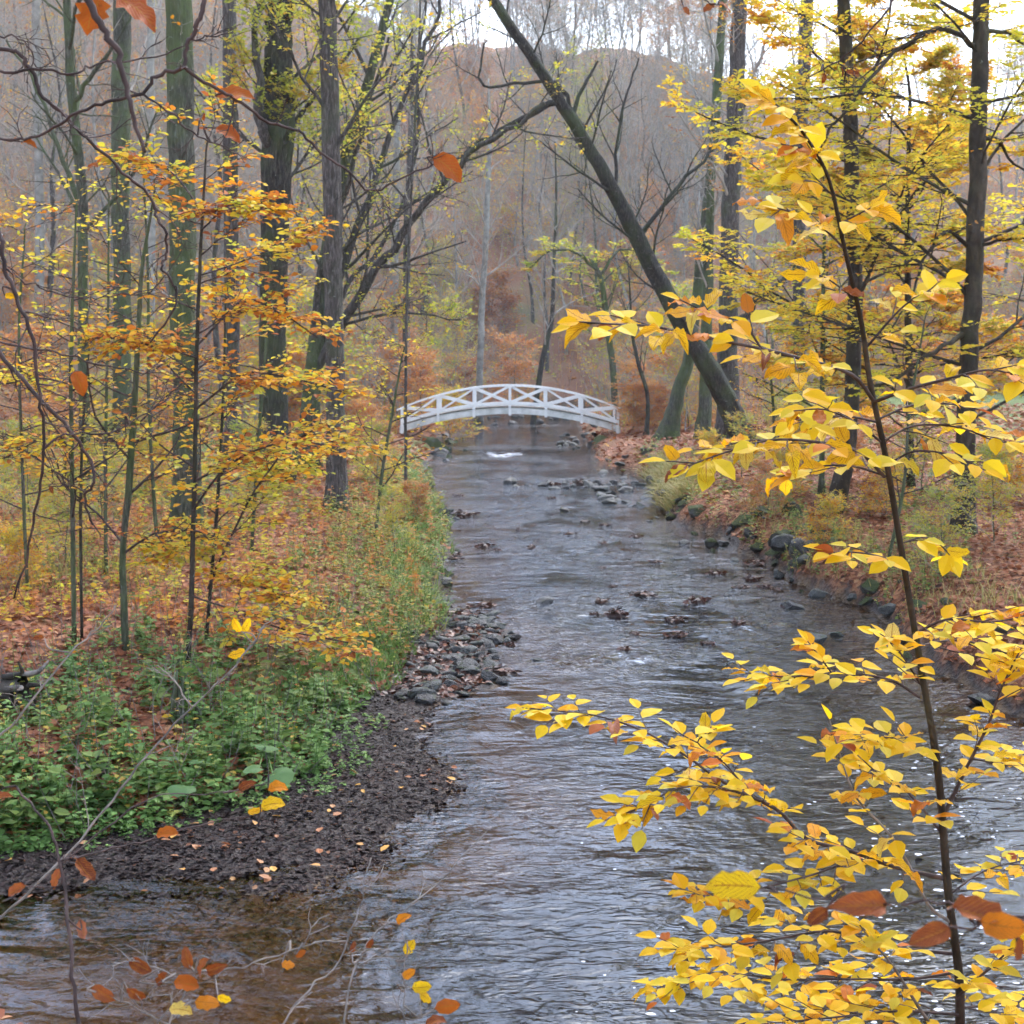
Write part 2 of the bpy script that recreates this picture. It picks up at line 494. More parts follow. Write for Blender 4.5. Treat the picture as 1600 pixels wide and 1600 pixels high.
def rock_mat(name, a, b, moss):
    m, n, l, out = newmat(name)
    tc = n.new("ShaderNodeTexCoord"); o = tc.outputs['Object']
    nz = noise(n, l, o, 3.0, 8, .7); n2 = noise(n, l, o, 1.6, 4)
    r = ramp(n, [(.3, a), (.7, b)]); l.new(nz.outputs[0], r.inputs[0])
    geo = n.new("ShaderNodeNewGeometry"); sx = n.new("ShaderNodeSeparateXYZ"); l.new(geo.outputs['Normal'], sx.inputs[0])
    f = math_(n, l, 'MULTIPLY', math_(n, l, 'SUBTRACT', math_(n, l, 'ADD', math_(n, l, 'MULTIPLY', sx.outputs[2], .35), n2.outputs[0]), .95 - moss * .45), 6.0, True)
    mo = noise(n, l, o, 25, 3); mr = ramp(n, [(.3, (.025, .032, .012)), (.7, (.075, .088, .028))]); l.new(mo.outputs[0], mr.inputs[0])
    c = mixc(n, l, f, r.outputs[0], mr.outputs[0])
    p = n.new("ShaderNodeBsdfPrincipled"); l.new(c, p.inputs['Base Color'])
    l.new(math_(n, l, 'ADD', .5, math_(n, l, 'MULTIPLY', f, .45)), p.inputs['Roughness'])
    p.inputs['Specular IOR Level'].default_value = .3
    l.new(bump(n, l, nz.outputs[0], .6, .05), p.inputs['Normal'])
    l.new(p.outputs[0], out.inputs[0])
    return m


M['ground'] = ground_mat()
M['water'] = water_mat()
M['white_paint'] = simple('white_paint', (.78, .77, .75), .55, (.88, .87, .85), 3.0, .1)
M['white_beam'] = simple('weathered_white_paint', (.50, .50, .46), .65, (.84, .83, .80), 2.6, .15)
M['deck'] = simple('deck_timber', (.10, .09, .075), .8, (.19, .17, .14), 6)
M['rock_wet'] = rock_mat('rock_wet', (.018, .017, .017), (.075, .07, .066), .25)
M['rock_moss'] = rock_mat('rock_mossy', (.03, .028, .024), (.10, .095, .08), 1.0)
M['rock_grey'] = rock_mat('rock_grey', (.03, .031, .03), (.10, .10, .09), .35)
M['foam'] = simple('foam', (.55, .56, .58), .7, None, 8, 0)
M['log'] = simple('rotten_wood', (.02, .016, .012), .9, (.07, .055, .04), 9, .8)

# ------------------------------------------------------------------ the ground and the stream
_Ly = [-40, 5.0, 8.0, 9.6, 10.2, 11.55, 13.6, 14.9, 16.8, 18.7, 21.9, 27, 33.9, 45.2, 54, 58, 66, 80, 100, 125, 160]
_Lx = [-7.5, -6.5, -5.6, -4.6, -3.3, -1.95, -1.62, -1.45, -1.18, -.95, -1.22, -1.24, -1.72, -2.75, -3.0, -3.1, -3.3, -3.2, -1.0, 3.5, 9.0]
_Ry = [-40, 5.0, 10, 14.0, 16.4, 19.7, 23.8, 28.2, 31, 33.5, 40, 44, 46, 58, 66, 80, 100, 125, 160]
_Rx = [9.0, 8.2, 6.6, 5.2, 4.75, 5.1, 4.45, 4.2, 3.7, 3.5, 3.95, 3.7, 2.75, 3.1, 3.3, 3.6, 5.6, 8.5, 12.5]
_By = [-40, 9.2, 9.5, 10.2, 10.8, 12.5, 14.1, 14.8, 16.0, 18.3, 19.9, 21.9, 160]
_Bd = [0, 0, 2.9, 2.4, 1.6, 1.0, .6, .65, 1.0, .85, .55, 0, 0]


def Ledge(y): return np.interp(y, _Ly, _Lx) + .10 * np.sin(y * 1.7) + .06 * np.sin(y * 4.1 + 1)
def Redge(y): return np.interp(y, _Ry, _Rx) + .10 * np.sin(y * 1.5 + 2) + .06 * np.sin(y * 3.7)
def Bedge(y): return Ledge(y) + np.interp(y, _By, _Bd)


def sstep(v, a, b):
    t = np.clip((v - a) / (b - a), 0, 1)
    return t * t * (3 - 2 * t)


def hgt(x, y):
    x = np.asarray(x, float); y = np.asarray(y, float)
    L, R, B = Ledge(y), Redge(y), Bedge(y)
    dl, dr = L - x, x - R
    f = fbm(x, y, 3.0, 1, 4)
    ff = fbm(x, y, .5, 2, 3)
    zl = .05 + .50 * (1 - np.exp(-np.maximum(dl, 0) / np.interp(y, [12, 22], [1.3, .5]))) + .028 * np.clip(dl, 0, 14) + .10 * f + .025 * ff
    zr = .05 + .62 * (1 - np.exp(-np.maximum(dr, 0) / .45)) + .03 * np.clip(dr, 0, 12) + .10 * f + .025 * ff
    bar = .012 + .014 * f + .008 * ff + .05 * np.clip((B - x) / np.maximum(B - L, .05), 0, 1)
    bar = bar - .13 * sstep(10.15 - y + .5 * f, 0, 1.5)
    dw = np.minimum(x - B, R - x)
    bed = .012 - .5 * (1 - np.exp(-np.maximum(dw, 0) ** 1.3 / np.where((x - B < R - x) & (y < 21), 2.2, 1.2))) + .05 * f * np.clip(dw, 0, 1) + .015 * ff
    # the shallow still pool at the foot of the near bank
    pool = sstep(.4 - x, 0, 2.0) * (y < 10.6)
    bed = bed * (1 - pool) + np.maximum(bed, .005 - .15 * sstep(9.75 - y + .35 * f, 0, 1.9) + .02 * f) * pool
    z = np.where(dl > 0, zl, np.where(dr > 0, zr, np.where(x < B, np.minimum(bar, .05 + .05 * np.maximum(B - x, 0)), bed)))
    near = np.clip((6.1 - y) * .5, -1, 1.9) + .05 * f
    near = near + .82 * np.exp(-((x + 2.3) ** 2 / .5 + (y - 5.35) ** 2 / .35))
    z = np.where(y < 6.8, np.maximum(z, near), z)
    # valley sides and the hill that closes the valley
    s = np.maximum(0, -x - 17 + .6 * f)
    hl = 34 * (1 - np.exp(-s * .62 / 34))
    e = np.maximum(0, y - 108 - .10 * np.abs(x))
    he = 84 * (1 - np.exp(-e * .58 / 84)) * (1 - .42 * sstep(x, 14, 75))
    s2 = np.maximum(0, x - 34)
    hr = 22 * (1 - np.exp(-s2 * .34 / 22))
    rough = sstep(hl + he + hr, 1, 8) * fbm(x, y, 26, 5, 3) * 1.6
    return z + hl + he + hr + rough


def grid_mesh(name, xs, ys, zf, mat):
    X, Y = np.meshgrid(xs, ys)
    Z = zf(X, Y)
    nx, ny = len(xs), len(ys)
    V = np.stack([X, Y, Z], -1).reshape(-1, 3)
    i = (np.arange(ny - 1)[:, None] * nx + np.arange(nx - 1)[None]).ravel()
    Q = np.stack([i, i + 1, i + nx + 1, i + nx], 1)
    mb = MB(); mb.add(V, Q)
    ob = mb.obj(name, mat, None, True)
    return ob, X.ravel(), Y.ravel(), Z.ravel()


def vattr(ob, name, vals):
    a = ob.data.attributes.new(name, 'FLOAT', 'POINT')
    a.data.foreach_set('value', np.asarray(vals, np.float32))


xs = np.concatenate([np.linspace(-190, -34, 60), np.linspace(-33, -9, 70), np.linspace(-8.9, 8.9, 200), np.linspace(9, 33, 60), np.linspace(34, 190, 60)])
ys = np.concatenate([np.linspace(-25, 3, 30), 3.1 * np.exp(np.linspace(0, math.log(300 / 3.1), 340))])
ground, gx, gy, gz = grid_mesh('ground', xs, ys, hgt, M['ground'])
tag(ground, kind='structure')
gL, gR, gB = Ledge(gy), Redge(gy), Bedge(gy)
vattr(ground, 'bed', (gy < 112) * ((gx > gB) & (gx < gR) & (gz < .0)).astype(float))
vattr(ground, 'mud', np.where((gy < 112) & (gx > gL - .15) & (gx < gR + .15), sstep(.22 - gz, 0, .12), 0))
meadow = sstep(gx, 13, 20) * sstep(gy, 34, 48) * sstep(112 - gy, 0, 10)
lawn = sstep(-gx, 4, 8) * sstep(gy, 24, 34) * sstep(70 - gy, 0, 14) * sstep(19 + gx, 0, 5)
shore = sstep(1.6 - (gL - gx), 0, 1.2) * (gx < gL) * sstep(60 - gy, 0, 8) * .55
vattr(ground, 'green', np.clip(np.maximum(np.maximum(meadow * .8, lawn * .6), shore), 0, 1))
vattr(ground, 'far', sstep(gy, 30, 60))

RIFFLES = [(-.5, 54.5, 2.4, 5.0, .95), (.4, 43.0, 3.4, 1.4, .55), (1.6, 20.0, 2.4, 2.5, .45), (1.35, 17.0, 1.3, .7, .85), (3.4, 19.2, 1.6, .5, .75), (.3, 78, 3, 2, .7),
           (2.0, 27.0, 2.5, 3.0, .25), (0.2, 36, 2.0, 4.0, .3)]


def riffle(x, y):
    v = np.zeros_like(x)
    for cx, cy_, sx, sy, a in RIFFLES:
        v = np.maximum(v, a * np.exp(-((x - cx) / sx) ** 2 - ((y - cy_) / sy) ** 2))
    return v


def wz(x, y):
    r = riffle(x, y)
    return .012 * fbm(x, y, .55, 21, 3) * (.35 + 2.2 * r) + .02 * r * fbm(x, y, .22, 22, 2)


wxs = np.linspace(-9.2, 9.6, 200)
wys = np.concatenate([np.linspace(-20, 4.8, 12), 4.9 * np.exp(np.linspace(0, math.log(150 / 4.9), 480))])
water, wx, wy, wzv = grid_mesh('stream_water', wxs, wys, wz, M['water'])
tag(water, kind='structure')
vattr(water, 'riffle', riffle(wx, wy))
vattr(water, 'foam', riffle(wx, wy) ** 1.5)
vattr(water, 'pool', sstep(10.4 - wy, 0, 1.2) * sstep(.2 - wx, 0, 2.0))
wd = -hgt(wx, wy)
vattr(water, 'depth', sstep(wd, .12, .5))

# flecks of foam drifting on the dark water by the right bank
fm = MB()
fr = np.random.default_rng(41)
for i in range(280):
    if i < 210:
        c = G(fr.uniform(1330, 1640), fr.uniform(1110, 1640), .012)
    else:
        c = G(fr.uniform(900, 1600), fr.uniform(1100, 1600), .012)
    k = 7; a = np.linspace(0, 6.28, k, endpoint=False) + fr.uniform(0, 6)
    r = fr.uniform(.004, .016) * (1 if fr.random() < .9 else 1.7) * fr.uniform(.7, 1.2, k)
    v = np.stack([c[0] + r * np.cos(a) * 1.3, c[1] + r * np.sin(a), np.full(k, .016 + wz(c[0:1], c[1:2])[0] + .006)], 1)
    ctr = v.mean(0) + (0, 0, .004)
    fm.add(np.vstack([v, ctr]), T=[(j, (j + 1) % k, k) for j in range(k)])
tag(fm.obj('foam_flecks', M['foam'], None, True), 'white flecks of foam drifting on the dark water', 'foam', kind='stuff')

# ------------------------------------------------------------------ the white footbridge
BY, BX = 58.0, -.08
bridge = thing('footbridge', 'white arched wooden footbridge with crossed railings over the stream', 'bridge', (BX, BY, .6))
HALF = 4.13


def arc(x, zc, ze):
    """height of the arch: zc in the middle, ze at the ends"""
    return zc - (zc - ze) * (np.asarray(x) / HALF) ** 2


def arc_bar(name, x0, x1, zc, ze, hy, hz, yc, mat, n=28):
    mb = MB()
    x = np.linspace(x0, x1, n); z = arc(x, zc, ze)
    V = []
    for a, b in ((-hy, -hz), (hy, -hz), (hy, hz), (-hy, hz)):
        V.append(np.stack([x + BX, np.full(n, BY + yc + a), z + b], 1))
    V = np.stack(V, 1).reshape(-1, 3)
    b4 = np.array([(j, (j + 1) % 4, 4 + (j + 1) % 4, 4 + j) for j in range(4)])
    Q = (b4[None] + (np.arange(n - 1) * 4)[:, None, None]).reshape(-1, 4)
    Q = np.vstack([Q, [(3, 2, 1, 0)], [(4 * n - 4, 4 * n - 3, 4 * n - 2, 4 * n - 1)]])
    mb.add(V, Q)
    return mb.obj(name, mat, bridge)


posts = np.linspace(-HALF, HALF, 7)
for yc in (-.95, .95):
    sgn = -1 if yc < 0 else 1
    arc_bar('side_beam', -HALF - .1, HALF + .1, 1.50, .81, .06, .115, yc, M['white_beam'])
    arc_bar('top_rail', -HALF - .2, HALF + .2, 2.46, 1.62, .06, .032, yc + sgn * .01, M['white_paint'])
    arc_bar('bottom_rail', -HALF, HALF, 1.76, 1.05, .035, .04, yc, M['white_paint'])
    for i, x in enumerate(posts):
        mb = MB()
        zt, zb = arc(x, 2.46, 1.62) - .033, arc(x, 1.34, .64) + .0
        mb.box((x + BX, BY + yc + sgn * .075, (zt + zb) / 2), (.05, .045, (zt - zb) / 2))
        mb.obj('post', M['white_paint'], bridge)
    for i in range(6):
        xa, xb = posts[i] + .052, posts[i + 1] - .052
        for k, up in enumerate((0, 1)):
            za = arc(xa, 1.76, 1.05) + .05 if not up else arc(xa, 2.46, 1.62) - .05
            zb = arc(xb, 2.46, 1.62) - .05 if not up else arc(xb, 1.76, 1.05) + .05
            a = np.array((xa + BX, BY + yc + (k - .5) * .046, za)); b = np.array((xb + BX, BY + yc + (k - .5) * .046, zb))
            d = b - a; Ln = np.linalg.norm(d); d /= Ln
            up_ = np.cross(d, (0, 1, 0)) * -1
            mb = MB(); mb.box((a + b) / 2, (Ln / 2, .02, .035), np.stack([d, (0, 1, 0), up_], 1))
            mb.obj('cross_brace', M['white_paint'], bridge)
for i in range(48):
    x = -HALF + (i + .5) * 2 * HALF / 48
    z = arc(x, 1.655, .965)
    sl = -2 * (1.655 - .965) * x / HALF ** 2
    d = unit((1, 0, sl)); mb = MB()
    mb.box((x + BX, BY, z), (.078, 1.03, .02), np.stack([d, (0, 1, 0), np.cross(d, (0, 1, 0))], 1))
    mb.obj('deck_plank', M['deck'], bridge)

# ------------------------------------------------------------------ plant helpers
def xcross(a, b):
    a, b = np.broadcast_arrays(a, b)
    return np.stack([a[..., 1] * b[..., 2] - a[..., 2] * b[..., 1], a[..., 2] * b[..., 0] - a[..., 0] * b[..., 2], a[..., 0] * b[..., 1] - a[..., 1] * b[..., 0]], -1)


def even(pts, rad, m):
    """the path resampled to m points at even steps"""
    pts = np.asarray(pts, float); seg = np.linalg.norm(np.diff(pts, axis=0), axis=1); s = np.concatenate([[0], np.cumsum(seg)])
    q = np.linspace(0, s[-1], m)
    return np.stack([np.interp(q, s, pts[:, i]) for i in range(3)], 1), np.interp(q, s, np.asarray(rad, float))


def tubes(mb, p, rad, n):
    """many tubes at once: p (B, m, 3), rad (B, m)"""
    B, m = p.shape[:2]
    t = np.empty_like(p); t[:, 1:-1] = p[:, 2:] - p[:, :-2]; t[:, 0] = p[:, 1] - p[:, 0]; t[:, -1] = p[:, -1] - p[:, -2]
    t = unit(t)
    ref = np.eye(3)[np.argmin(np.abs(t.mean(1)), 1)][:, None]
    a = unit(xcross(t, ref)); b = xcross(t, a)
    ang, base = ring(n)
    V = p[:, :, None] + rad[:, :, None, None] * (a[:, :, None] * ang[0][:, None] + b[:, :, None] * ang[1][:, None])
    Q = base[None, None] + (np.arange(m - 1) * n)[None, :, None, None] + (np.arange(B) * m * n)[:, None, None, None]
    mb.add(V.reshape(-1, 3), Q.reshape(-1, 4))


def ramify(mb, pts, rad, g, n, lenf, depth, ang=(.6, 1.1), up=.25, start=.25, flat=1.0, leaves=None, sides=(5, 4, 3, 3), minlen=.15, lmax=99, droop=0.0, lv=0, wig=.12, rmin=.004, thick=.015):
    """side branches along a path, side branches on those, and so on; the last order feeds 'leaves'"""
    pts = np.asarray(pts, float)
    if pts.ndim == 2:
        pts, rad = even(pts, rad, max(len(pts), 12)); pts, rad = pts[None], rad[None]
    B, m = pts.shape[:2]
    Lt = np.linalg.norm(np.diff(pts, axis=1), axis=2).sum(1)[:, None]
    t = start + (1 - start) * (np.arange(n)[None] + g.uniform(0, 1, (B, n))) / n
    q = np.minimum(t, .995) * (m - 1); k = q.astype(int); f = (q - k)[..., None]
    bi = np.arange(B)[:, None]
    p = pts[bi, k] * (1 - f) + pts[bi, k + 1] * f
    d = unit(pts[bi, k + 1] - pts[bi, k])
    r0 = rad[bi, k] * (1 - f[..., 0]) + rad[bi, k + 1] * f[..., 0]
    ph = g.uniform(0, 6.28, (B, 1)) + np.cumsum(2.4 + g.uniform(-.5, .5, (B, n)), 1)
    ref = np.where(np.abs(d[..., 2:3]) < .85, np.array((0, 0, 1.0)), np.array((0, 1.0, 0)))
    a = unit(xcross(d, ref)); b = xcross(a, d)
    qv = a * np.cos(ph)[..., None] + b * np.sin(ph)[..., None] * flat
    an = g.uniform(ang[0], ang[1], (B, n))[..., None]
    dr = unit(d * np.cos(an) + qv * np.sin(an) + np.array((0, 0, up)))
    if flat < 1: dr = unit(dr * (1, 1, flat + .25))
    ln = np.minimum(lenf * Lt * (1.15 - .75 * t) * g.uniform(.6, 1.25, (B, n)), lmax)
    ln = np.where(ln < minlen, minlen * g.uniform(.8, 1.3, (B, n)), ln).reshape(-1)
    p, dr, r0 = p.reshape(-1, 3), dr.reshape(-1, 3), r0.reshape(-1)
    N = len(p); kk = 7 if (depth > 1 and lv == 0) else 5 if depth > 1 else 3
    st = (ln / (kk - 1))[:, None]; path = [p]; dd = dr
    for j in range(kk - 1):
        dd = unit(dd + g.normal(0, wig, (N, 3)) * (1, 1, .7) + np.array((0, 0, up * .25 - droop)))
        path.append(path[-1] + dd * st)
    path = np.stack(path, 1)
    rr = np.maximum(np.minimum(r0 * .55, ln * thick + .0015), rmin)
    rads = rr[:, None] * np.linspace(1, .35, kk)[None]; rads = np.maximum(rads, rmin * .7)
    tubes(mb, path, rads, sides[min(lv, len(sides) - 1)])
    if depth > 1:
        ramify(mb, path, rads, g, max(3, int(n * .62)), .5, depth - 1, ang, up * .8, .2, flat, leaves, sides, minlen * .8, lmax * .55, droop, lv + 1, wig, rmin, thick)
    elif leaves is not None:
        leaves.append(path)


HEX_U = np.array((0, .30, .72, 1.0, .72, .30))
HEX_V = np.array((0, -.30, -.24, 0, .24, .30))
HEX_W = np.array((0, .07, .05, -.06, .05, .07))


def add_leaves(mb, Pp, D, N, Ls, r, shape='hex', wid=1.0):
    """flat-ish folded leaves; positions, directions, normals, lengths, colour index"""
    Pp = np.asarray(Pp, float); D = unit(D); N = np.asarray(N, float)
    N = unit(N - D * (N * D).sum(1, keepdims=True)); S = np.cross(D, N)
    Ls = np.broadcast_to(np.asarray(Ls, float), (len(Pp),))
    n = len(Pp)
    if shape == 'hex':
        u, v, w = HEX_U, HEX_V * wid, HEX_W
        V = Pp[:, None] + Ls[:, None, None] * (D[:, None] * u[None, :, None] + S[:, None] * v[None, :, None] + N[:, None] * w[None, :, None])
        f = np.array([(0, 1, 2, 3), (0, 3, 4, 5)])
        Q = (f[None] + (np.arange(n) * 6)[:, None, None]).reshape(-1, 4)
        mb.add(V, Q, r=np.repeat(r, 2))
    elif shape == 'oval':
        u = np.array((0, .16, .42, .72, 1.0, .72, .42, .16)); v = np.array((0, -.22, -.33, -.23, 0, .23, .33, .22)) * wid; w = np.array((0, .05, .08, .03, -.07, .03, .08, .05))
        V = Pp[:, None] + Ls[:, None, None] * (D[:, None] * u[None, :, None] + S[:, None] * v[None, :, None] + N[:, None] * w[None, :, None])
        mid = Pp + Ls[:, None] * (D * .42 - N * .01); V = np.concatenate([V, mid[:, None]], 1)
        f = np.array([(0, 1, 2, 8), (8, 2, 3, 4), (0, 8, 6, 7), (8, 4, 5, 6)])
        Q = (f[None] + (np.arange(n) * 9)[:, None, None]).reshape(-1, 4)
        mb.add(V, Q, r=np.repeat(r, 4))
    elif shape == 'dia':
        u = np.array((0, .45, 1, .45)); v = np.array((0, -.32, 0, .32)) * wid; w = np.array((0, .06, -.03, .06))
        V = Pp[:, None] + Ls[:, None, None] * (D[:, None] * u[None, :, None] + S[:, None] * v[None, :, None] + N[:, None] * w[None, :, None])
        f = np.array([(0, 1, 2), (0, 2, 3)])
        T = (f[None] + (np.arange(n) * 4)[:, None, None]).reshape(-1, 3)
        mb.add(V, T=T, r=np.repeat(r, 2))
    else:                                                   # blade
        u = np.array((0, 0, .55, .55, 1)); v = np.array((-.03, .03, -.022, .022, 0)) * wid; w = np.array((0, 0, .05, .05, -.10))
        V = Pp[:, None] + Ls[:, None, None] * (D[:, None] * u[None, :, None] + S[:, None] * v[None, :, None] + N[:, None] * w[None, :, None])
        Q = (np.array([(0, 1, 3, 2)])[None] + (np.arange(n) * 5)[:, None, None]).reshape(-1, 4)
        T = (np.array([(2, 3, 4)])[None] + (np.arange(n) * 5)[:, None, None]).reshape(-1, 3)
        k = mb.n
        mb.add(V, Q, T, r=r)


def twig_leaves(paths, g, per, size, tilt=.35, flat=True, keep=1.0):
    """leaves along twig paths -> P, D, N, L arrays"""
    out = [[], [], [], []]
    for path in paths:
        if keep < 1: path = path[g.random(len(path)) < keep]
        B, m = path.shape[:2]
        if not B: continue
        i = np.arange(per)[None]
        t = (i + g.uniform(.2, .9, (B, per))) / per * (m - 1)
        k = np.minimum(t.astype(int), m - 2); f = (t - k)[..., None]; bi = np.arange(B)[:, None]
        p = path[bi, k] * (1 - f) + path[bi, k + 1] * f
        d = unit(path[bi, k + 1] - path[bi, k])
        side = unit(xcross(d, np.array((0, 0, 1.0))) + 1e-6) * np.where(i % 2, 1, -1)[..., None]
        D = d * .55 + side * g.uniform(.5, 1.0, (B, per, 1)); D[..., 2] += g.uniform(-.35, .12, (B, per))
        Nn = np.array((0, 0, 1.0)) + g.normal(0, tilt, (B, per, 3)) if flat else g.normal(0, 1, (B, per, 3)) + np.array((0, 0, .6))
        for o_, v in zip(out, (p, D, Nn)): o_.append(v.reshape(-1, 3))
        out[3].append(size * g.uniform(.7, 1.25, B * per))
    if not out[0]: return np.zeros((0, 3)), np.zeros((0, 3)), np.zeros((0, 3)), np.zeros(0)
    return tuple(np.concatenate(o_) for o_ in out)


def rim_noise(p, s, seed):
    """slow colour drift through a crown so that sprays differ"""
    return fbm(p[:, 0] + p[:, 2] * .7, p[:, 1] + p[:, 2], s, seed, 2)


def foliage(parent, paths, g, per, size, mat, shape='hex', tilt=.35, name='leaves', keep=1.0, bias=0.0, flat=True):
    Pp, D, N, L = twig_leaves(paths, g, per, size, tilt, flat, keep)
    if not len(Pp): return None
    mb = MB()
    r = np.clip(.45 + bias + .38 * rim_noise(Pp, 2.2, int(g.integers(1000))) + g.normal(0, .16, len(Pp)), 0, 1)
    add_leaves(mb, Pp, D, N, L, r, shape)
    ob = mb.obj(name, M[mat], parent)
    ob['kind'] = 'stuff'
    return ob


_hexleaf = {}


def leaf_parts(parent, paths, g, per, size, mat, mat_part, n_parts=300, tilt=.4, keep=1.0, bias=0.0):
    """the leaves of a young tree: the n_parts that show largest singly, the rest as one part"""
    Pp, D, N, L = twig_leaves(paths, g, per, size, tilt, True, keep)
    q = Pp - np.array((0, 0, CAMZ)); f = q[:, 1] * cp - q[:, 2] * sp
    px = 800 + FPX * q[:, 0] / f; py = 800 - FPX * (q[:, 1] * sp + q[:, 2] * cp) / f
    vis = (px > 0) & (px < 1600) & (py > 0) & (py < 1600)
    order = np.argsort(-(L / f) * vis * g.uniform(.8, 1.2, len(L)))
    big, rest = order[:n_parts], order[n_parts:]
    if mat_part not in _hexleaf:
        mb = MB(); add_leaves(mb, np.zeros((1, 3)), np.array([(0, 1.0, 0)]), np.array([(0, 0, 1.0)]), 1.0, np.array([.5]), 'oval', .9)
        _hexleaf[mat_part] = mb.mesh('leaf', M[mat_part])
    me = _hexleaf[mat_part]; base = np.array(parent.location)
    for i in big:
        put_leaf(parent, me, Pp[i] - base, D[i], N[i], L[i])
    mb = MB()
    r = np.clip(.45 + bias + .38 * rim_noise(Pp, 1.3, int(g.integers(1000))) + g.normal(0, .24, len(Pp)), 0, 1)
    add_leaves(mb, Pp[rest], D[rest], N[rest], L[rest], r[rest])
    mb.obj('leaves', M[mat], parent)['kind'] = 'stuff'


def put_leaf(parent, me, p, d, n, L, w=1.0):
    d = unit(d); n = np.asarray(n, float); n = unit(n - d * np.dot(n, d)); sd = np.cross(d, n)
    o = bpy.data.objects.new('leaf', me); col.objects.link(o); o.parent = parent
    o.matrix_basis = Matrix(((sd[0] * L * w, d[0] * L, n[0] * L, p[0]), (sd[1] * L * w, d[1] * L, n[1] * L, p[1]), (sd[2] * L * w, d[2] * L, n[2] * L, p[2]), (0, 0, 0, 1)))
    return o


def flare(rad, n=6, f=1.7):
    rad = np.array(rad, float)
    k = np.arange(len(rad))
    return rad * (1 + (f - 1) * np.exp(-k / (len(rad) / n / 1.6)))


def hand_trunk(mb, pts, widths, sides=12, per=5, flr=1.0, wob=.0, g=None):
    """a trunk through pixels (px, py, Y) with its widths in pixels at those points"""
    p = PL(pts); w = np.array([wi * q[2] / FPX / 2 for wi, q in zip(widths, pts)])
    ps = smooth(p, per); ws = np.interp(np.linspace(0, 1, len(ps)), np.linspace(0, 1, len(w)), w)
    if g is not None and wob:
        ps[1:-1] += g.normal(0, wob, (len(ps) - 2, 3)) * (1, 1, .2)
    if flr > 1: ws = flare(ws, 8, flr)
    mb.tube(ps, ws, sides, True)
    return ps, ws

# ------------------------------------------------------------------ the trees one can tell apart
def base_of(px, Y):
    """where a trunk at pixel column px and distance Y meets the ground"""
    x = P(px, 700, Y)[0]
    return np.array((x, Y, float(hgt(x, Y))))


def row_of(p):
    """pixel row of a world point"""
    q = np.asarray(p, float) - (0, 0, CAMZ)
    f = q[1] * cp - q[2] * sp; u = q[1] * sp + q[2] * cp
    return 800 - FPX * u / f


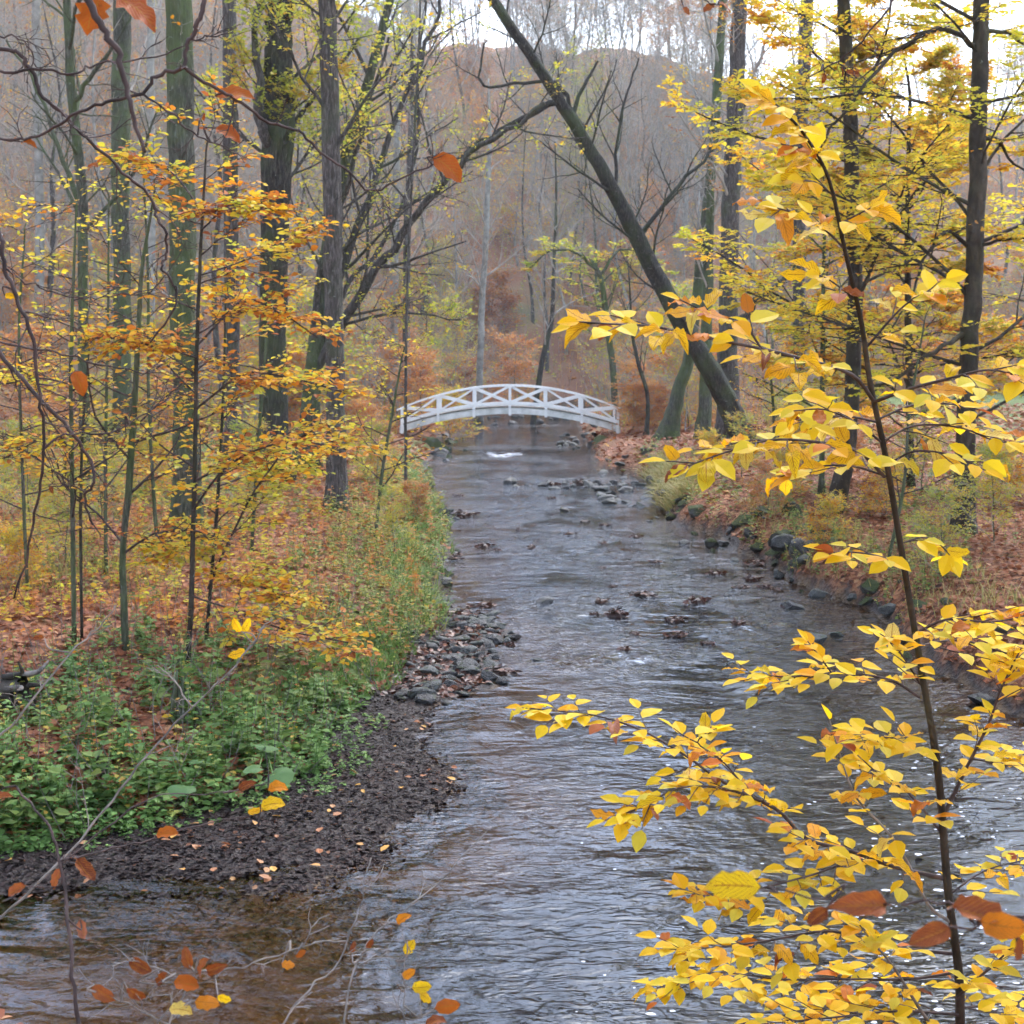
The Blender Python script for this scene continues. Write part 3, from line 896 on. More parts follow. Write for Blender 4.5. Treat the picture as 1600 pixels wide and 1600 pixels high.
def standing_tree(name, label, Y, pts, widths, bark, seed, twigs=None, n1=14, depth=3, lenf=.22, up=.2, start=.3, leaf=None, lsize=.09, per=6, lkeep=1.0, flat=1.0,
                  hands=(), lbias=0.0, flr=1.6, group=None, lmax=5.0, extend=6.0, droop=0.0, ang=(.7, 1.2), hand_n=10, hand_depth=2, shape='hex', tilt=.4, dY=0.0, thick=.015, parts=0, mat_part='leaf_gold_part'):
    """pts: (px, py) from the ground up at about distance Y; hands: [(pts with own Y offsets, width px)] for limbs seen in the photo"""
    g = np.random.default_rng(seed)
    b = base_of(pts[0][0], Y)
    rb = row_of(b)
    P0 = [(pts[0][0], rb + 4, Y)] + [(q[0], q[1], Y + (dY * (i + 1) / len(pts))) for i, q in enumerate(pts[1:])]
    root = thing(name, label, 'tree', b, group)
    tb = MB(); p3 = PL(P0); w3 = [w * q[2] / FPX / 2 for w, q in zip(widths, P0)]
    if extend > 0:                                          # the trunk goes on above the frame
        d = unit(p3[-1] - p3[-2]); d = unit(d + (0, 0, .15))
        p3 = np.vstack([p3, p3[-1] + d * extend * .5, p3[-1] + d * extend + g.normal(0, .15, 3)])
        w3 = w3 + [w3[-1] * .75, w3[-1] * .35]
    ps = smooth(p3, 6); ws = np.interp(np.linspace(0, 1, len(ps)), np.linspace(0, 1, len(w3)), w3)
    ps[2:-1] += g.normal(0, .06 * ws[2:-1][:, None], (len(ps) - 3, 3)) * (1, 1, .3)
    if flr > 1:
        dist = np.linalg.norm(ps - ps[0], axis=1)
        ws = ws * (1 + (flr - 1) * np.exp(-dist / (ws[0] * 2.2)))
    ns = 20; tb.tube(ps, ws, ns, True)
    V = tb.V[-1]; m_ = len(ps); ctr = np.repeat(ps, ns, 0); th = np.tile(np.linspace(0, 6.283, ns, endpoint=False), m_); hh = np.repeat(np.linalg.norm(ps - ps[0], axis=1), ns)
    k_ = 1 + .06 * fbm(th * .8 + seed, hh * .7, 1.3, seed, 3) + .05 * np.sin(th * 5 + hh * .6 + seed) + .4 * (flr - 1) * np.sin(th * 4 + seed + .5 * np.sin(th)) * np.exp(-hh / (ws[0] * 1.6))
    V[:m_ * ns] = ctr + (V[:m_ * ns] - ctr) * k_[:, None]
    tb.obj('trunk', M[bark], root, True)
    bb = MB(); lv = []
    for hp, hw in hands:
        q = [(a[0], a[1], Y + a[2]) for a in hp]
        hpts = smooth(PL(q), 4)
        r0 = hw * Y / FPX / 2
        hr = np.linspace(r0, max(r0 * .35, .008), len(hpts))
        hpts[1:] += g.normal(0, r0 * .35, (len(hpts) - 1, 3))
        hb = MB(); hb.tube(hpts, hr, 7)
        ramify(hb, hpts, hr, g, hand_n, .32, hand_depth, ang, up, .15, flat, lv, (4, 3, 3), .25, 3.0, droop)
        hb.obj('limb', M[twigs or bark], root, True)
    if n1:
        ramify(bb, ps, ws, g, n1, lenf, depth, ang, up, start, flat, lv, (5, 4, 3, 3), .3, lmax, droop, 0, .12, .004 if thick > .012 else .003, thick)
    if bb.n: bb.obj('crown', M[twigs or bark], root, True)
    if leaf and parts: leaf_parts(root, lv, g, per, lsize, leaf, mat_part, parts, tilt, lkeep, lbias)
    elif leaf: foliage(root, lv, g, per, lsize, leaf, shape, tilt, 'leaves', lkeep, lbias)
    return root


# left bank
standing_tree('tree', 'thick mossy trunk in the left wood, its foot among yellow saplings', 23.0, [(295, 830), (290, 600), (284, 350), (281, 150), (279, 0)], [44, 38, 40, 40, 40], 'bark_moss', 11,
              'twig_far', n1=10, start=.45, lenf=.16, leaf='leaf_gold', lkeep=.12, per=3, lmax=3.0)
standing_tree('tree', 'straight dark trunk nearest the stream on the left bank', 28.5, [(527, 780), (524, 600), (520, 420), (516, 200), (512, 0)], [32, 28, 29, 27, 26], 'bark_red', 12,
              'bark_grey', n1=16, start=.4, lenf=.22, leaf='leaf_green', lkeep=.9, per=7, lsize=.10, lmax=3.4, depth=3, lbias=.2, shape='dia')
standing_tree('tree', 'forked trunk with ivy-green leaves left of the straight dark trunk', 34.0, [(425, 690), (426, 520), (428, 330), (434, 190), (436, 80), (440, 0)], [44, 40, 44, 50, 40, 38], 'bark_dark', 13,
              'bark_grey', n1=20, start=.35, lenf=.2, leaf='leaf_green', lkeep=1, per=9, lsize=.105, lmax=3.6, depth=3, lbias=.2, shape='dia',
              hands=[([(432, 240, 0), (408, 200, -.4), (400, 100, -.8), (396, 0, -1.2)], 20), ([(436, 250, 0), (470, 180, .3), (520, 120, .8), (560, 60, 1)], 10)])
standing_tree('tree', 'slim reddish trunk between the thick mossy trunk and the forked trunk', 39.0, [(365, 680), (362, 450), (360, 220), (358, 0)], [24, 22, 22, 20], 'bark_red', 14, 'twig_far', n1=12, lenf=.16, start=.4, lmax=2.6)
standing_tree('tree', 'greenish trunk in the left wood behind the mossy saplings', 44.0, [(192, 650), (190, 420), (188, 200), (190, 0)], [30, 26, 28, 26], 'bark_moss', 15, 'twig_far', n1=12, lenf=.18, start=.4, lmax=3.0, leaf='leaf_lemon', lkeep=.15, per=3)
standing_tree('tree', 'thin crooked mossy trunk at the left with many forked limbs', 33.0, [(132, 690), (130, 480), (128, 300), (112, 150), (104, 0)], [18, 15, 16, 14, 12], 'bark_moss', 16, 'bark_moss', n1=12, lenf=.25, start=.25, lmax=3.4,
              hands=[([(125, 320, 0), (90, 230, .5), (60, 140, 1), (10, 60, 1.2)], 9), ([(115, 160, 0), (150, 110, -.3), (185, 60, -.5), (215, 0, -.6)], 8)])
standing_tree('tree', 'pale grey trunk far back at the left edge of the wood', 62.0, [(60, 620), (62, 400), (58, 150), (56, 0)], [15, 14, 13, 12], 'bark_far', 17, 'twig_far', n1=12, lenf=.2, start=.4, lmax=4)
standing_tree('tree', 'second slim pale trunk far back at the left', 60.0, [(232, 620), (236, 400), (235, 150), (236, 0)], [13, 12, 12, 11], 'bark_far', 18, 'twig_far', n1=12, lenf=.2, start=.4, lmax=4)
# the fan of stems that leans out over the stream
standing_tree('leaning_tree', 'many-stemmed tree fanning out to the right behind the straight dark trunk', 37.0, [(478, 660), (492, 560), (510, 400), (540, 250), (580, 110), (610, 0)], [34, 26, 20, 17, 14, 12], 'bark_moss', 19,
              'bark_grey', n1=10, start=.4, lenf=.28, leaf='leaf_green', lkeep=.5, per=4, lsize=.10, lmax=3.6, depth=3, lbias=.25, shape='dia', hand_n=13, hand_depth=3,
              hands=[([(490, 600, 0), (540, 500, -.4), (590, 420, -.8), (640, 350, -1.2), (700, 280, -1.6), (770, 215, -2), (850, 160, -2.4)], 17),
                     ([(486, 600, 0), (520, 470, .3), (565, 340, .6), (610, 210, 1.0), (660, 90, 1.4), (690, 0, 1.6)], 15),
                     ([(492, 570, 0), (545, 440, .4), (600, 380, .8), (650, 240, 1.3), (655, 100, 1.6), (665, 0, 1.9)], 9),
                     ([(488, 560, 0), (500, 420, -.5), (540, 300, -.9), (570, 180, -1.3), (610, 60, -1.6)], 11),
                     ([(500, 530, 0), (560, 500, -.6), (640, 490, -1.2), (720, 500, -1.6)], 6)])
# right bank
standing_tree('leaning_tree', 'dark mossy trunk leaning far left across the stream', 45.0, [(1168, 690), (1135, 625), (1095, 555), (1040, 460), (985, 350), (935, 255), (880, 165), (825, 80), (770, 0)], [37, 32, 30, 28, 24, 21, 18, 16, 15], 'bark_dark', 21,
              'bark_dark', n1=16, start=.25, lenf=.17, up=.35, lmax=3.0, depth=3, flr=1.25, dY=-3.0, hand_n=9, hand_depth=2, extend=4,
              hands=[([(1108, 585, 0), (1130, 560, .3), (1150, 510, .6), (1185, 470, .9), (1250, 420, 1.4)], 20),
                     ([(935, 255, -1), (900, 180, -1.2), (870, 130, -1.4), (820, 130, -1.6), (755, 132, -1.9), (756, 70, -2)], 8),
                     ([(870, 160, -2), (815, 185, -2.2), (780, 205, -2.3), (725, 240, -2.5), (690, 290, -2.6)], 10),
                     ([(1000, 370, -.8), (1060, 290, -.5), (1110, 240, 0), (1150, 190, .4)], 8),
                     ([(960, 300, -1), (965, 220, -1), (985, 130, -.7), (1000, 90, -.5)], 6),
                     ([(895, 190, -1.6), (905, 150, -1.5), (935, 95, -1.2)], 9)])
standing_tree('tree', 'mossy trunk with a slant to the right beside the bridge end', 51.0, [(1042, 680), (1058, 620), (1075, 560), (1092, 440), (1108, 300), (1120, 150), (1130, 0)], [26, 20, 18, 17, 16, 14, 12], 'bark_moss', 22, 'bark_far', n1=16, lenf=.22, start=.3, lmax=3.2)
standing_tree('tree', 'dark straight trunk close behind the foot of the leaning trunk', 50.0, [(1100, 690), (1102, 600), (1106, 450), (1110, 300)], [22, 19, 16, 12], 'bark_moss', 23, 'twig_far', n1=14, lenf=.25, start=.3, lmax=3.0, extend=3)
standing_tree('tree', 'tall brown trunk rising behind the leaning tree into the sky', 47.0, [(1138, 690), (1138, 480), (1145, 250), (1152, 100), (1156, 0)], [34, 28, 26, 24, 22], 'bark_red', 24, 'twig_far', n1=20, lenf=.2, start=.35, lmax=3.2,
              leaf='leaf_gold', lkeep=.3, per=4, lbias=.15,
              hands=[([(1150, 200, 0), (1180, 110, .5), (1215, 30, 1)], 8), ([(1146, 330, 0), (1120, 270, -.5), (1085, 220, -1)], 6)])
standing_tree('tree', 'smooth trunk standing bare against the sky right of the brown trunk', 42.0, [(1246, 660), (1248, 450), (1250, 200), (1258, 80), (1262, 0)], [20, 18, 20, 19, 19], 'bark_grey', 25, 'twig_far', n1=16, lenf=.16, start=.35, lmax=2.6, leaf='leaf_lemon', lkeep=.3, per=4)
yellow_beech = standing_tree('beech_tree', 'dark beech trunk at the right edge among tiers of yellow leaves', 23.5, [(1506, 810), (1510, 640), (1520, 450), (1527, 250), (1532, 60), (1533, 0)], [34, 28, 27, 26, 24, 24], 'bark_beech', 26,
              'bark_beech', n1=26, start=.12, lenf=.30, leaf='leaf_lemon', lkeep=.9, per=9, lsize=.095, lmax=3.8, depth=3, flat=.3, up=.10, flr=1.35, thick=.0085, ang=(.85, 1.35), hand_n=9, hand_depth=2, lbias=.02,
              hands=[([(1525, 75, 0), (1480, 48, -.3), (1425, 60, -.6), (1370, 110, -.8), (1300, 200, -1), (1255, 270, -1.1)], 9),
                     ([(1512, 385, 0), (1480, 362, -.3), (1450, 395, -.5), (1425, 455, -.6), (1390, 520, -.7)], 7),
                     ([(1508, 520, 0), (1460, 550, -.6), (1400, 590, -1), (1340, 610, -1.4)], 9),
                     ([(1536, 215, 0), (1560, 222, .2), (1585, 255, .4), (1640, 290, .6)], 7),
                     ([(1536, 50, 0), (1570, 50, .3), (1600, 70, .5), (1660, 110, .8)], 8),
                     ([(1530, 385, 0), (1570, 375, -.4), (1650, 370, -.7)], 6),
                     ([(1516, 340, 0), (1440, 250, 1), (1380, 170, 1.6), (1340, 150, 2)], 6)])
standing_tree('beech_tree', 'slim beech trunk with a bent foot left of the right edge trunk', 26.5, [(1296, 790), (1318, 745), (1330, 640), (1336, 450), (1330, 250), (1322, 90), (1318, 0)], [30, 27, 24, 22, 22, 20, 19], 'bark_beech', 27,
              'bark_beech', n1=24, start=.22, lenf=.27, leaf='leaf_lemon', lkeep=.9, per=9, lsize=.095, lmax=3.4, depth=3, flat=.35, up=.10, flr=1.3, thick=.0085, ang=(.85, 1.35), lbias=.05,
              hands=[([(1335, 480, 0), (1380, 380, -.4), (1440, 290, -.7), (1480, 260, -.8)], 7), ([(1334, 400, 0), (1280, 330, -.4), (1240, 300, -.6)], 5)])
standing_tree('beech_tree', 'young beech with orange and lemon leaves behind the two right trunks', 31.0, [(1424, 740), (1420, 560), (1418, 380), (1420, 220)], [13, 11, 9, 6], 'bark_beech', 28,
              'bark_beech', n1=30, start=.12, lenf=.34, leaf='leaf_gold', lkeep=.85, per=8, lsize=.095, lmax=3.6, depth=3, flat=.3, up=.08, flr=1.1, thick=.0085, ang=(.9, 1.4), lbias=-.05, extend=2)
standing_tree('sapling_tree', 'thin straight sapling stem between the leaning trunk and the bent beech', 30.0, [(1284, 730), (1285, 600), (1286, 480), (1288, 380)], [9, 8, 7, 5], 'bark_moss', 29, 'bark_moss', n1=16, start=.2, lenf=.3, lmax=1.8, depth=2, leaf='leaf_lemon', per=6, lsize=.08, flat=.4, up=.05, extend=1.5)
standing_tree('sapling_tree', 'small tree with a flat yellow-green crown just right of the bridge', 60.0, [(962, 660), (958, 580), (948, 500), (940, 440), (925, 405)], [11, 10, 9, 8, 5], 'bark_moss', 30, 'bark_moss', n1=14, start=.5, lenf=.5, lmax=3.0, depth=2, leaf='leaf_green', per=8, lsize=.13, flat=.35, up=.05, extend=0, lbias=.2,
              hands=[([(940, 430, 0), (900, 395, -.4), (860, 392, -.8), (825, 420, -1.1)], 5), ([(938, 430, 0), (970, 390, .3), (1010, 400, .6), (1040, 430, .8)], 5)], hand_n=12)
standing_tree('sapling_tree', 'crooked bare sapling beside the orange bush at the right bridge end', 54.0, [(1010, 680), (1012, 620), (998, 570), (988, 520), (985, 470)], [7, 6, 6, 5, 3], 'bark_dark', 31, 'bark_dark', n1=10, start=.3, lenf=.3, lmax=1.6, depth=2, extend=1.5)
standing_tree('sapling_tree', 'thin mossy stem standing right at the left water edge before the bridge', 30.5, [(634, 740), (634, 600), (637, 430), (648, 200), (655, 60)], [5, 4.5, 4, 3.5, 3], 'bark_grey', 32, 'twig_far', n1=10, start=.45, lenf=.14, lmax=1.8, depth=2, extend=2, flr=1.0)
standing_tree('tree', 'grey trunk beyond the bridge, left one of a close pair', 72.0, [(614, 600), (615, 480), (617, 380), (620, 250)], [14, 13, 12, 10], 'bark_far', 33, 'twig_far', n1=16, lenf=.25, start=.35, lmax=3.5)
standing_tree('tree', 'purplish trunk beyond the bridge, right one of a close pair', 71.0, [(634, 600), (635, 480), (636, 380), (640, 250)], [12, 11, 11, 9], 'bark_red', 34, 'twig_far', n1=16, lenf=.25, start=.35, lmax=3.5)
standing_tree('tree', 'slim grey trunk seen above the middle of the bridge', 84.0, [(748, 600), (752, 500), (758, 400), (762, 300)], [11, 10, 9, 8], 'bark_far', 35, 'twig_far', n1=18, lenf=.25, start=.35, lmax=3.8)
standing_tree('tree', 'dark slanting trunk behind the bridge, right of its middle', 80.0, [(830, 610), (848, 560), (862, 500), (866, 400)], [9, 8, 7, 5], 'bark_dark', 36, 'twig_far', n1=16, lenf=.3, start=.3, lmax=3.5)

# ------------------------------------------------------------------ the wood behind: few kinds, many trees
def wood_kind(seed, h, r, bark, twig, leaf=None, lkeep=.2, n1=20, lenf=.34, flat=1.0, lsize=.16, up=.2, start=.28, per=3, lbias=0.0, ang=(.6, 1.25)):
    g = np.random.default_rng(seed)
    k = 7; z = np.linspace(0, h, k); p = np.stack([np.cumsum(g.normal(0, h * .02, k)), np.cumsum(g.normal(0, h * .02, k)), z - .3], 1); p[0, :2] = 0
    ps = smooth(p, 3); rr = np.linspace(r, r * .12, len(ps)); rr[0] *= 1.5; rr[1] *= 1.15
    root = bpy.data.objects.new('forest_tree', None); root.location = (0, 0, 0)
    tag(root, 'x', 'tree', 'x'); root.empty_display_size = .1
    a = MB(); a.tube(ps, rr, 8, True); b = MB(); lv = []
    ramify(b, ps, rr, g, n1, lenf, 3, ang, up, start, flat, lv, (4, 3, 3, 3), .5, 6.0, 0.0, 0, .16, .010 if h > 8 else .005)
    col.objects.link(root)
    a.obj('trunk', M[bark], root, True)
    b.obj('crown', M[twig], root, True)
    if leaf: foliage(root, lv, g, per, lsize, leaf, 'dia', .5, 'leaves', lkeep, lbias)
    return root


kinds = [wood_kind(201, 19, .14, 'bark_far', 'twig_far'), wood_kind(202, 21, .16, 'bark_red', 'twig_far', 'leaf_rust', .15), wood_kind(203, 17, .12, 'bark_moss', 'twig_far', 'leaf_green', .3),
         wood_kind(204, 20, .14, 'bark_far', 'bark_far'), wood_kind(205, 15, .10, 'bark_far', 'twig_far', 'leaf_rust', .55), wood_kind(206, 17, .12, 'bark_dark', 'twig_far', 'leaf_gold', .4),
         wood_kind(207, 20, .14, 'bark_far', 'twig_far', 'leaf_rust', .1)]
kind_look = ['bare grey tree', 'reddish bare tree', 'olive-leaved mossy tree', 'pale bare tree', 'rust-leaved slim tree', 'golden-leaved dark tree', 'brown-leaved tree']
shrubs = [wood_kind(211, 3.4, .03, 'bark_moss', 'twig_far', 'leaf_rust', 1, 16, .5, .4, .12, .05, .08, 5, 0, (.7, 1.3)), wood_kind(212, 2.6, .025, 'bark_moss', 'twig_far', 'leaf_gold', 1, 16, .55, .4, .12, .05, .05, 5, 0, (.7, 1.3)),
          wood_kind(213, 4.2, .035, 'bark_moss', 'twig_far', 'leaf_green', .8, 16, .45, .5, .12, .15, .08, 5, .15, (.6, 1.2)), wood_kind(214, 3.0, .03, 'bark_dark', 'twig_far', 'leaf_rust', 1, 18, .5, .35, .11, .05, .05, 5, .2, (.7, 1.3)),
          wood_kind(215, 5.0, .04, 'bark_far', 'twig_far', 'leaf_rust', .25, 18, .45, .8, .13, .3, .05, 3, .1, (.5, 1.0)), wood_kind(216, 4.5, .035, 'bark_far', 'twig_far', 'leaf_green', .35, 18, .5, .7, .13, .2, .05, 3, .25, (.5, 1.1))]
shrub_look = ['orange shrub', 'golden shrub', 'olive-green shrub', 'dark rust shrub', 'nearly bare thicket', 'grey-green thicket']
LAND = [(-60, 'left edge'), (60, 'far pale grey trunk'), (128, 'crooked mossy trunk'), (190, 'greenish trunk'), (288, 'thick mossy trunk'), (362, 'slim reddish trunk'), (428, 'forked trunk'), (522, 'straight dark trunk'), (625, 'trunk pair'),
        (755, 'slim grey trunk'), (860, 'dark slanting trunk'), (955, 'flat-crowned sapling'), (1060, 'slanted mossy trunk'), (1140, 'tall brown trunk'), (1250, 'bare smooth trunk'), (1330, 'bent-footed beech'), (1515, 'right edge trunk'), (1700, 'right edge')]


def between(px):
    for (a, na), (b, nb_) in zip(LAND, LAND[1:]):
        if px < b: return 'between ' + na + ' and ' + nb_
    return 'at the right edge'


used = set()


def place(kind, loc, rz, sc, label, group, name='forest_tree', cat='tree'):
    if id(kind) in used:
        o = copy_tree(kind, loc, rz, sc, label, group)
    else:
        used.add(id(kind)); o = kind
        o.location = tuple(float(v) for v in loc); o.rotation_euler = (0, 0, float(rz)); o.scale = (float(sc),) * 3 if np.isscalar(sc) else sc
        o['label'] = label; o['group'] = group
    o.name = name; o['category'] = cat
    return o


g = np.random.default_rng(55)
spots = []
WOODS = [(28, -40, 560, 60, 100, 'on the left flat', 'trees on the floor of the left wood', (.8, 1.15)),
         (50, -60, 700, 100, 190, 'on the left hillside', 'trees on the left hillside', (.8, 1.1)),
         (62, 560, 1110, 112, 215, 'on the closing hill', 'trees on the hill behind the bridge', (.85, 1.2)),
         (18, 800, 1090, 109, 150, 'on the lower hill', 'trees at the foot of the hill behind the bridge', (.8, 1.05)),
         (26, 600, 1150, 195, 238, 'on the ridge', 'trees along the ridge', (.8, 1.1)),
         (46, 1080, 1650, 96, 200, 'beyond the meadow', 'trees beyond the right meadow', (.75, 1.05))]
for n_, px0, px1, y0, y1, where, grp, sr in WOODS:
    made, tries = 0, 0
    while made < n_ and tries < 4000:
        tries += 1
        Y = math.sqrt(g.uniform(y0 * y0, y1 * y1)); px = g.uniform(px0, px1)
        x = P(px, 600, Y)[0]
        if Y < 112 and Ledge(Y) - 1.5 < x < Redge(Y) + 1.5: continue
        if any((x - a) ** 2 + (Y - b) ** 2 < 3.0 ** 2 for a, b in spots): continue
        spots.append((x, Y)); made += 1
        ki = int(g.choice(len(kinds), p=[.2, .16, .12, .16, .14, .06, .16]))
        place(kinds[ki], (x, Y, float(hgt(x, Y))), g.uniform(0, 6.28), g.uniform(*sr), kind_look[ki] + ' ' + where + ' ' + between(px), grp)

SHR = [(46, -20, 620, 46, 100, 'in the left wood', 'shrubs in the left wood', (.7, 1.3)), (60, -40, 640, 90, 170, 'on the left hillside', 'shrubs on the left hillside', (.9, 1.7)),
       (70, 600, 1080, 66, 190, 'behind the bridge', 'shrubs behind the bridge', (.8, 1.6)),
       (26, 1000, 1330, 54, 100, 'behind the right bank', 'shrubs behind the leaning trunk', (.6, 1.2)), (26, 1200, 1640, 90, 150, 'beyond the meadow', 'shrubs beyond the meadow', (1, 1.8))]
for n_, px0, px1, y0, y1, where, grp, sr in SHR:
    made, tries = 0, 0
    while made < n_ and tries < 2000:
        tries += 1
        Y = g.uniform(y0, y1); px = g.uniform(px0, px1); x = P(px, 600, Y)[0]
        if Y < 108 and Ledge(Y) - .8 < x < Redge(Y) + .8: continue
        if Y < 64 and 575 < px < 1000: continue
        made += 1
        ki = int(g.choice(6, p=[.2, .1, .15, .15, .22, .18]))
        place(shrubs[ki], (x, Y, float(hgt(x, Y))), g.uniform(0, 6.28), g.uniform(*sr), shrub_look[ki] + ' ' + where + ' ' + between(px), grp, 'shrub', 'shrub')
def tell_apart():
    """pairs and threes that share a label differ by how far off they stand"""
    by = {}
    for o in col.objects:
        if o.parent is None and o.get('group') and o.type == 'EMPTY': by.setdefault(o['label'], []).append(o)
    for lab, os_ in by.items():
        os_.sort(key=lambda o: o.location.y)
        for w, o in zip({2: ('nearer', 'farther'), 3: ('nearest', 'middle', 'farthest')}.get(len(os_), ()), os_):
            if len(lab.split()) < 16: o['label'] = w + ' ' + lab


tell_apart()
for px, Y, k, s, lab in [(655, 61, 0, .95, 'orange shrub behind the left end of the footbridge'), (700, 65, 1, .9, 'golden shrub behind the left half of the footbridge'), (988, 56.0, 0, .75, 'pale orange bush in front of the right bridge end'),
                         (1012, 55, 3, .6, 'low rust-brown bush just right of the right bridge end'), (800, 92, 0, 1.5, 'orange young tree far up the stream above the bridge'), (1215, 44, 2, .45, 'lemon-leaved bush right of the foot of the leaning trunk'),
                         (560, 52, 3, .6, 'rust-coloured bush on the left bank before the bridge'), (575, 42, 0, .5, 'small orange bush on the left bank near the straight dark trunk')]:
    x = P(px, 600, Y)[0]
    o = place(shrubs[k], (x, Y, float(hgt(x, Y))), px, s, lab, 'bushes round the bridge', 'shrub', 'shrub')

# ------------------------------------------------------------------ young beeches on the left bank
SAP = dict(depth=2, flat=.35, up=.05, ang=(.8, 1.3), flr=1.0, hand_n=12, hand_depth=2, twigs='twig')
standing_tree('young_beech', 'young beech with tiers of orange and yellow leaves on the left bank', 14.2, [(293, 1040), (300, 900), (305, 700), (308, 530), (314, 380), (322, 240)], [9, 8, 7, 6, 5, 3], 'bark_beech', 61, n1=14, start=.25, lenf=.2, lmax=1.1,
              leaf='leaf_gold', parts=300, lsize=.085, per=5, lbias=.06, extend=.3, **SAP,
              hands=[([(305, 640, 0), (380, 585, -.3), (450, 590, -.5), (535, 612, -.7)], 4), ([(308, 540, 0), (380, 470, .4), (440, 490, .6), (498, 528, .8)], 4), ([(312, 430, 0), (400, 400, .5), (490, 352, .9)], 3),
                     ([(300, 800, 0), (360, 725, -.4), (450, 690, -.6), (540, 702, -.9)], 4), ([(298, 930, 0), (370, 955, -.3), (450, 985, -.5), (545, 1003, -.7)], 3), ([(310, 560, 0), (240, 540, -.4), (160, 525, -.6)], 3),
                     ([(316, 330, 0), (260, 262, .4), (200, 250, .6)], 3), ([(314, 360, 0), (360, 320, -.4), (420, 330, -.7)], 3)])
standing_tree('young_beech', 'yellow young beech with slanting twin stems right of the orange one', 15.6, [(322, 950), (338, 810), (345, 700), (350, 580), (352, 480)], [6, 5, 5, 4, 2], 'bark_dark', 62, n1=12, start=.2, lenf=.3, lmax=1.1,
              leaf='leaf_gold', parts=300, lsize=.085, per=6, lbias=-.14, extend=.2, **SAP,
              hands=[([(325, 920, 0), (385, 790, -.2), (450, 700, -.4), (510, 660, -.6)], 4), ([(328, 900, 0), (390, 910, -.5), (460, 940, -.8)], 3), ([(340, 760, 0), (400, 740, .3), (470, 730, .5)], 3), ([(330, 880, 0), (280, 850, -.4), (240, 860, -.6)], 3)])
standing_tree('young_beech', 'crooked mossy sapling with bent side limbs and few leaves at the left', 14.6, [(197, 985), (192, 870), (203, 740), (212, 600), (216, 520), (222, 420), (240, 310)], [12, 10, 11, 9, 8, 6, 3], 'bark_moss', 63, n1=8, start=.3, lenf=.2, lmax=1.1,
              leaf='leaf_gold', parts=80, lsize=.08, per=3, lkeep=.5, lbias=.05, extend=.4, **SAP,
              hands=[([(194, 865, 0), (240, 835, -.2), (310, 830, -.4), (360, 850, -.5)], 4), ([(192, 850, 0), (150, 800, .3), (110, 770, .5), (80, 700, .6)], 4), ([(208, 670, 0), (260, 620, .4), (330, 560, .6)], 3), ([(205, 720, 0), (150, 650, -.3), (135, 560, -.5)], 4)])
standing_tree('young_beech', 'slender sapling stem with lemon leaves nearest the left edge', 14.7, [(116, 985), (113, 760), (111, 560), (118, 350)], [8, 7, 6, 3], 'bark_moss', 64, n1=12, start=.25, lenf=.22, lmax=1.0, leaf='leaf_lemon', parts=100, mat_part='leaf_gold_part', lsize=.08, per=4, lkeep=.6, lbias=.05, extend=.4, **SAP,
              hands=[([(114, 700, 0), (60, 690, -.3), (0, 720, -.5)], 3), ([(112, 600, 0), (60, 590, .3), (10, 600, .5)], 3)])
standing_tree('young_beech', 'thin dark stem close beside the slender left sapling', 15.0, [(128, 955), (126, 800), (130, 660), (140, 540)], [5, 5, 4, 2], 'bark_dark', 65, n1=7, start=.4, lenf=.25, lmax=.8, leaf='leaf_gold', parts=40, lsize=.07, per=2, lkeep=.4, extend=.3, **SAP)
for i, (px, Y, rows, lab, lf) in enumerate([(395, 21.5, (880, 700, 540, 420), 'thin yellow sapling right of the thick mossy trunk', 'leaf_lemon'), (585, 24.5, (850, 740, 640, 560), 'slim leafy sapling at the left water edge', 'leaf_lemon'),
                                            (40, 17.5, (930, 720, 520, 380), 'thin sapling at the left edge behind the hanging branch', 'leaf_gold'), (160, 19.5, (900, 700, 500, 330), 'thin lemon sapling between the two mossy left stems', 'leaf_lemon'), (250, 21, (870, 640, 440, 280), 'slim golden sapling left of the thick mossy trunk', 'leaf_gold'), (1390, 21.5, (870, 760, 640, 520), 'slim lemon sapling between the beech trunks on the right bank', 'leaf_lemon'), (1220, 31, (790, 700, 620, 540), 'slim golden sapling on the right bank near the bare smooth trunk', 'leaf_gold')]):
    gg = np.random.default_rng(640 + i); sl = gg.normal(0, 14)
    standing_tree('young_beech', lab, Y, [(px + sl * k_ + gg.normal(0, 4), r_) for k_, r_ in enumerate(rows)], [6, 5, 4, 2.5], 'bark_moss', 660 + i, n1=16, start=.2, lenf=.3, lmax=1.4, leaf=lf, lsize=.08, per=4, lkeep=.7, lbias=.0, extend=.4, **SAP)
g = np.random.default_rng(77)
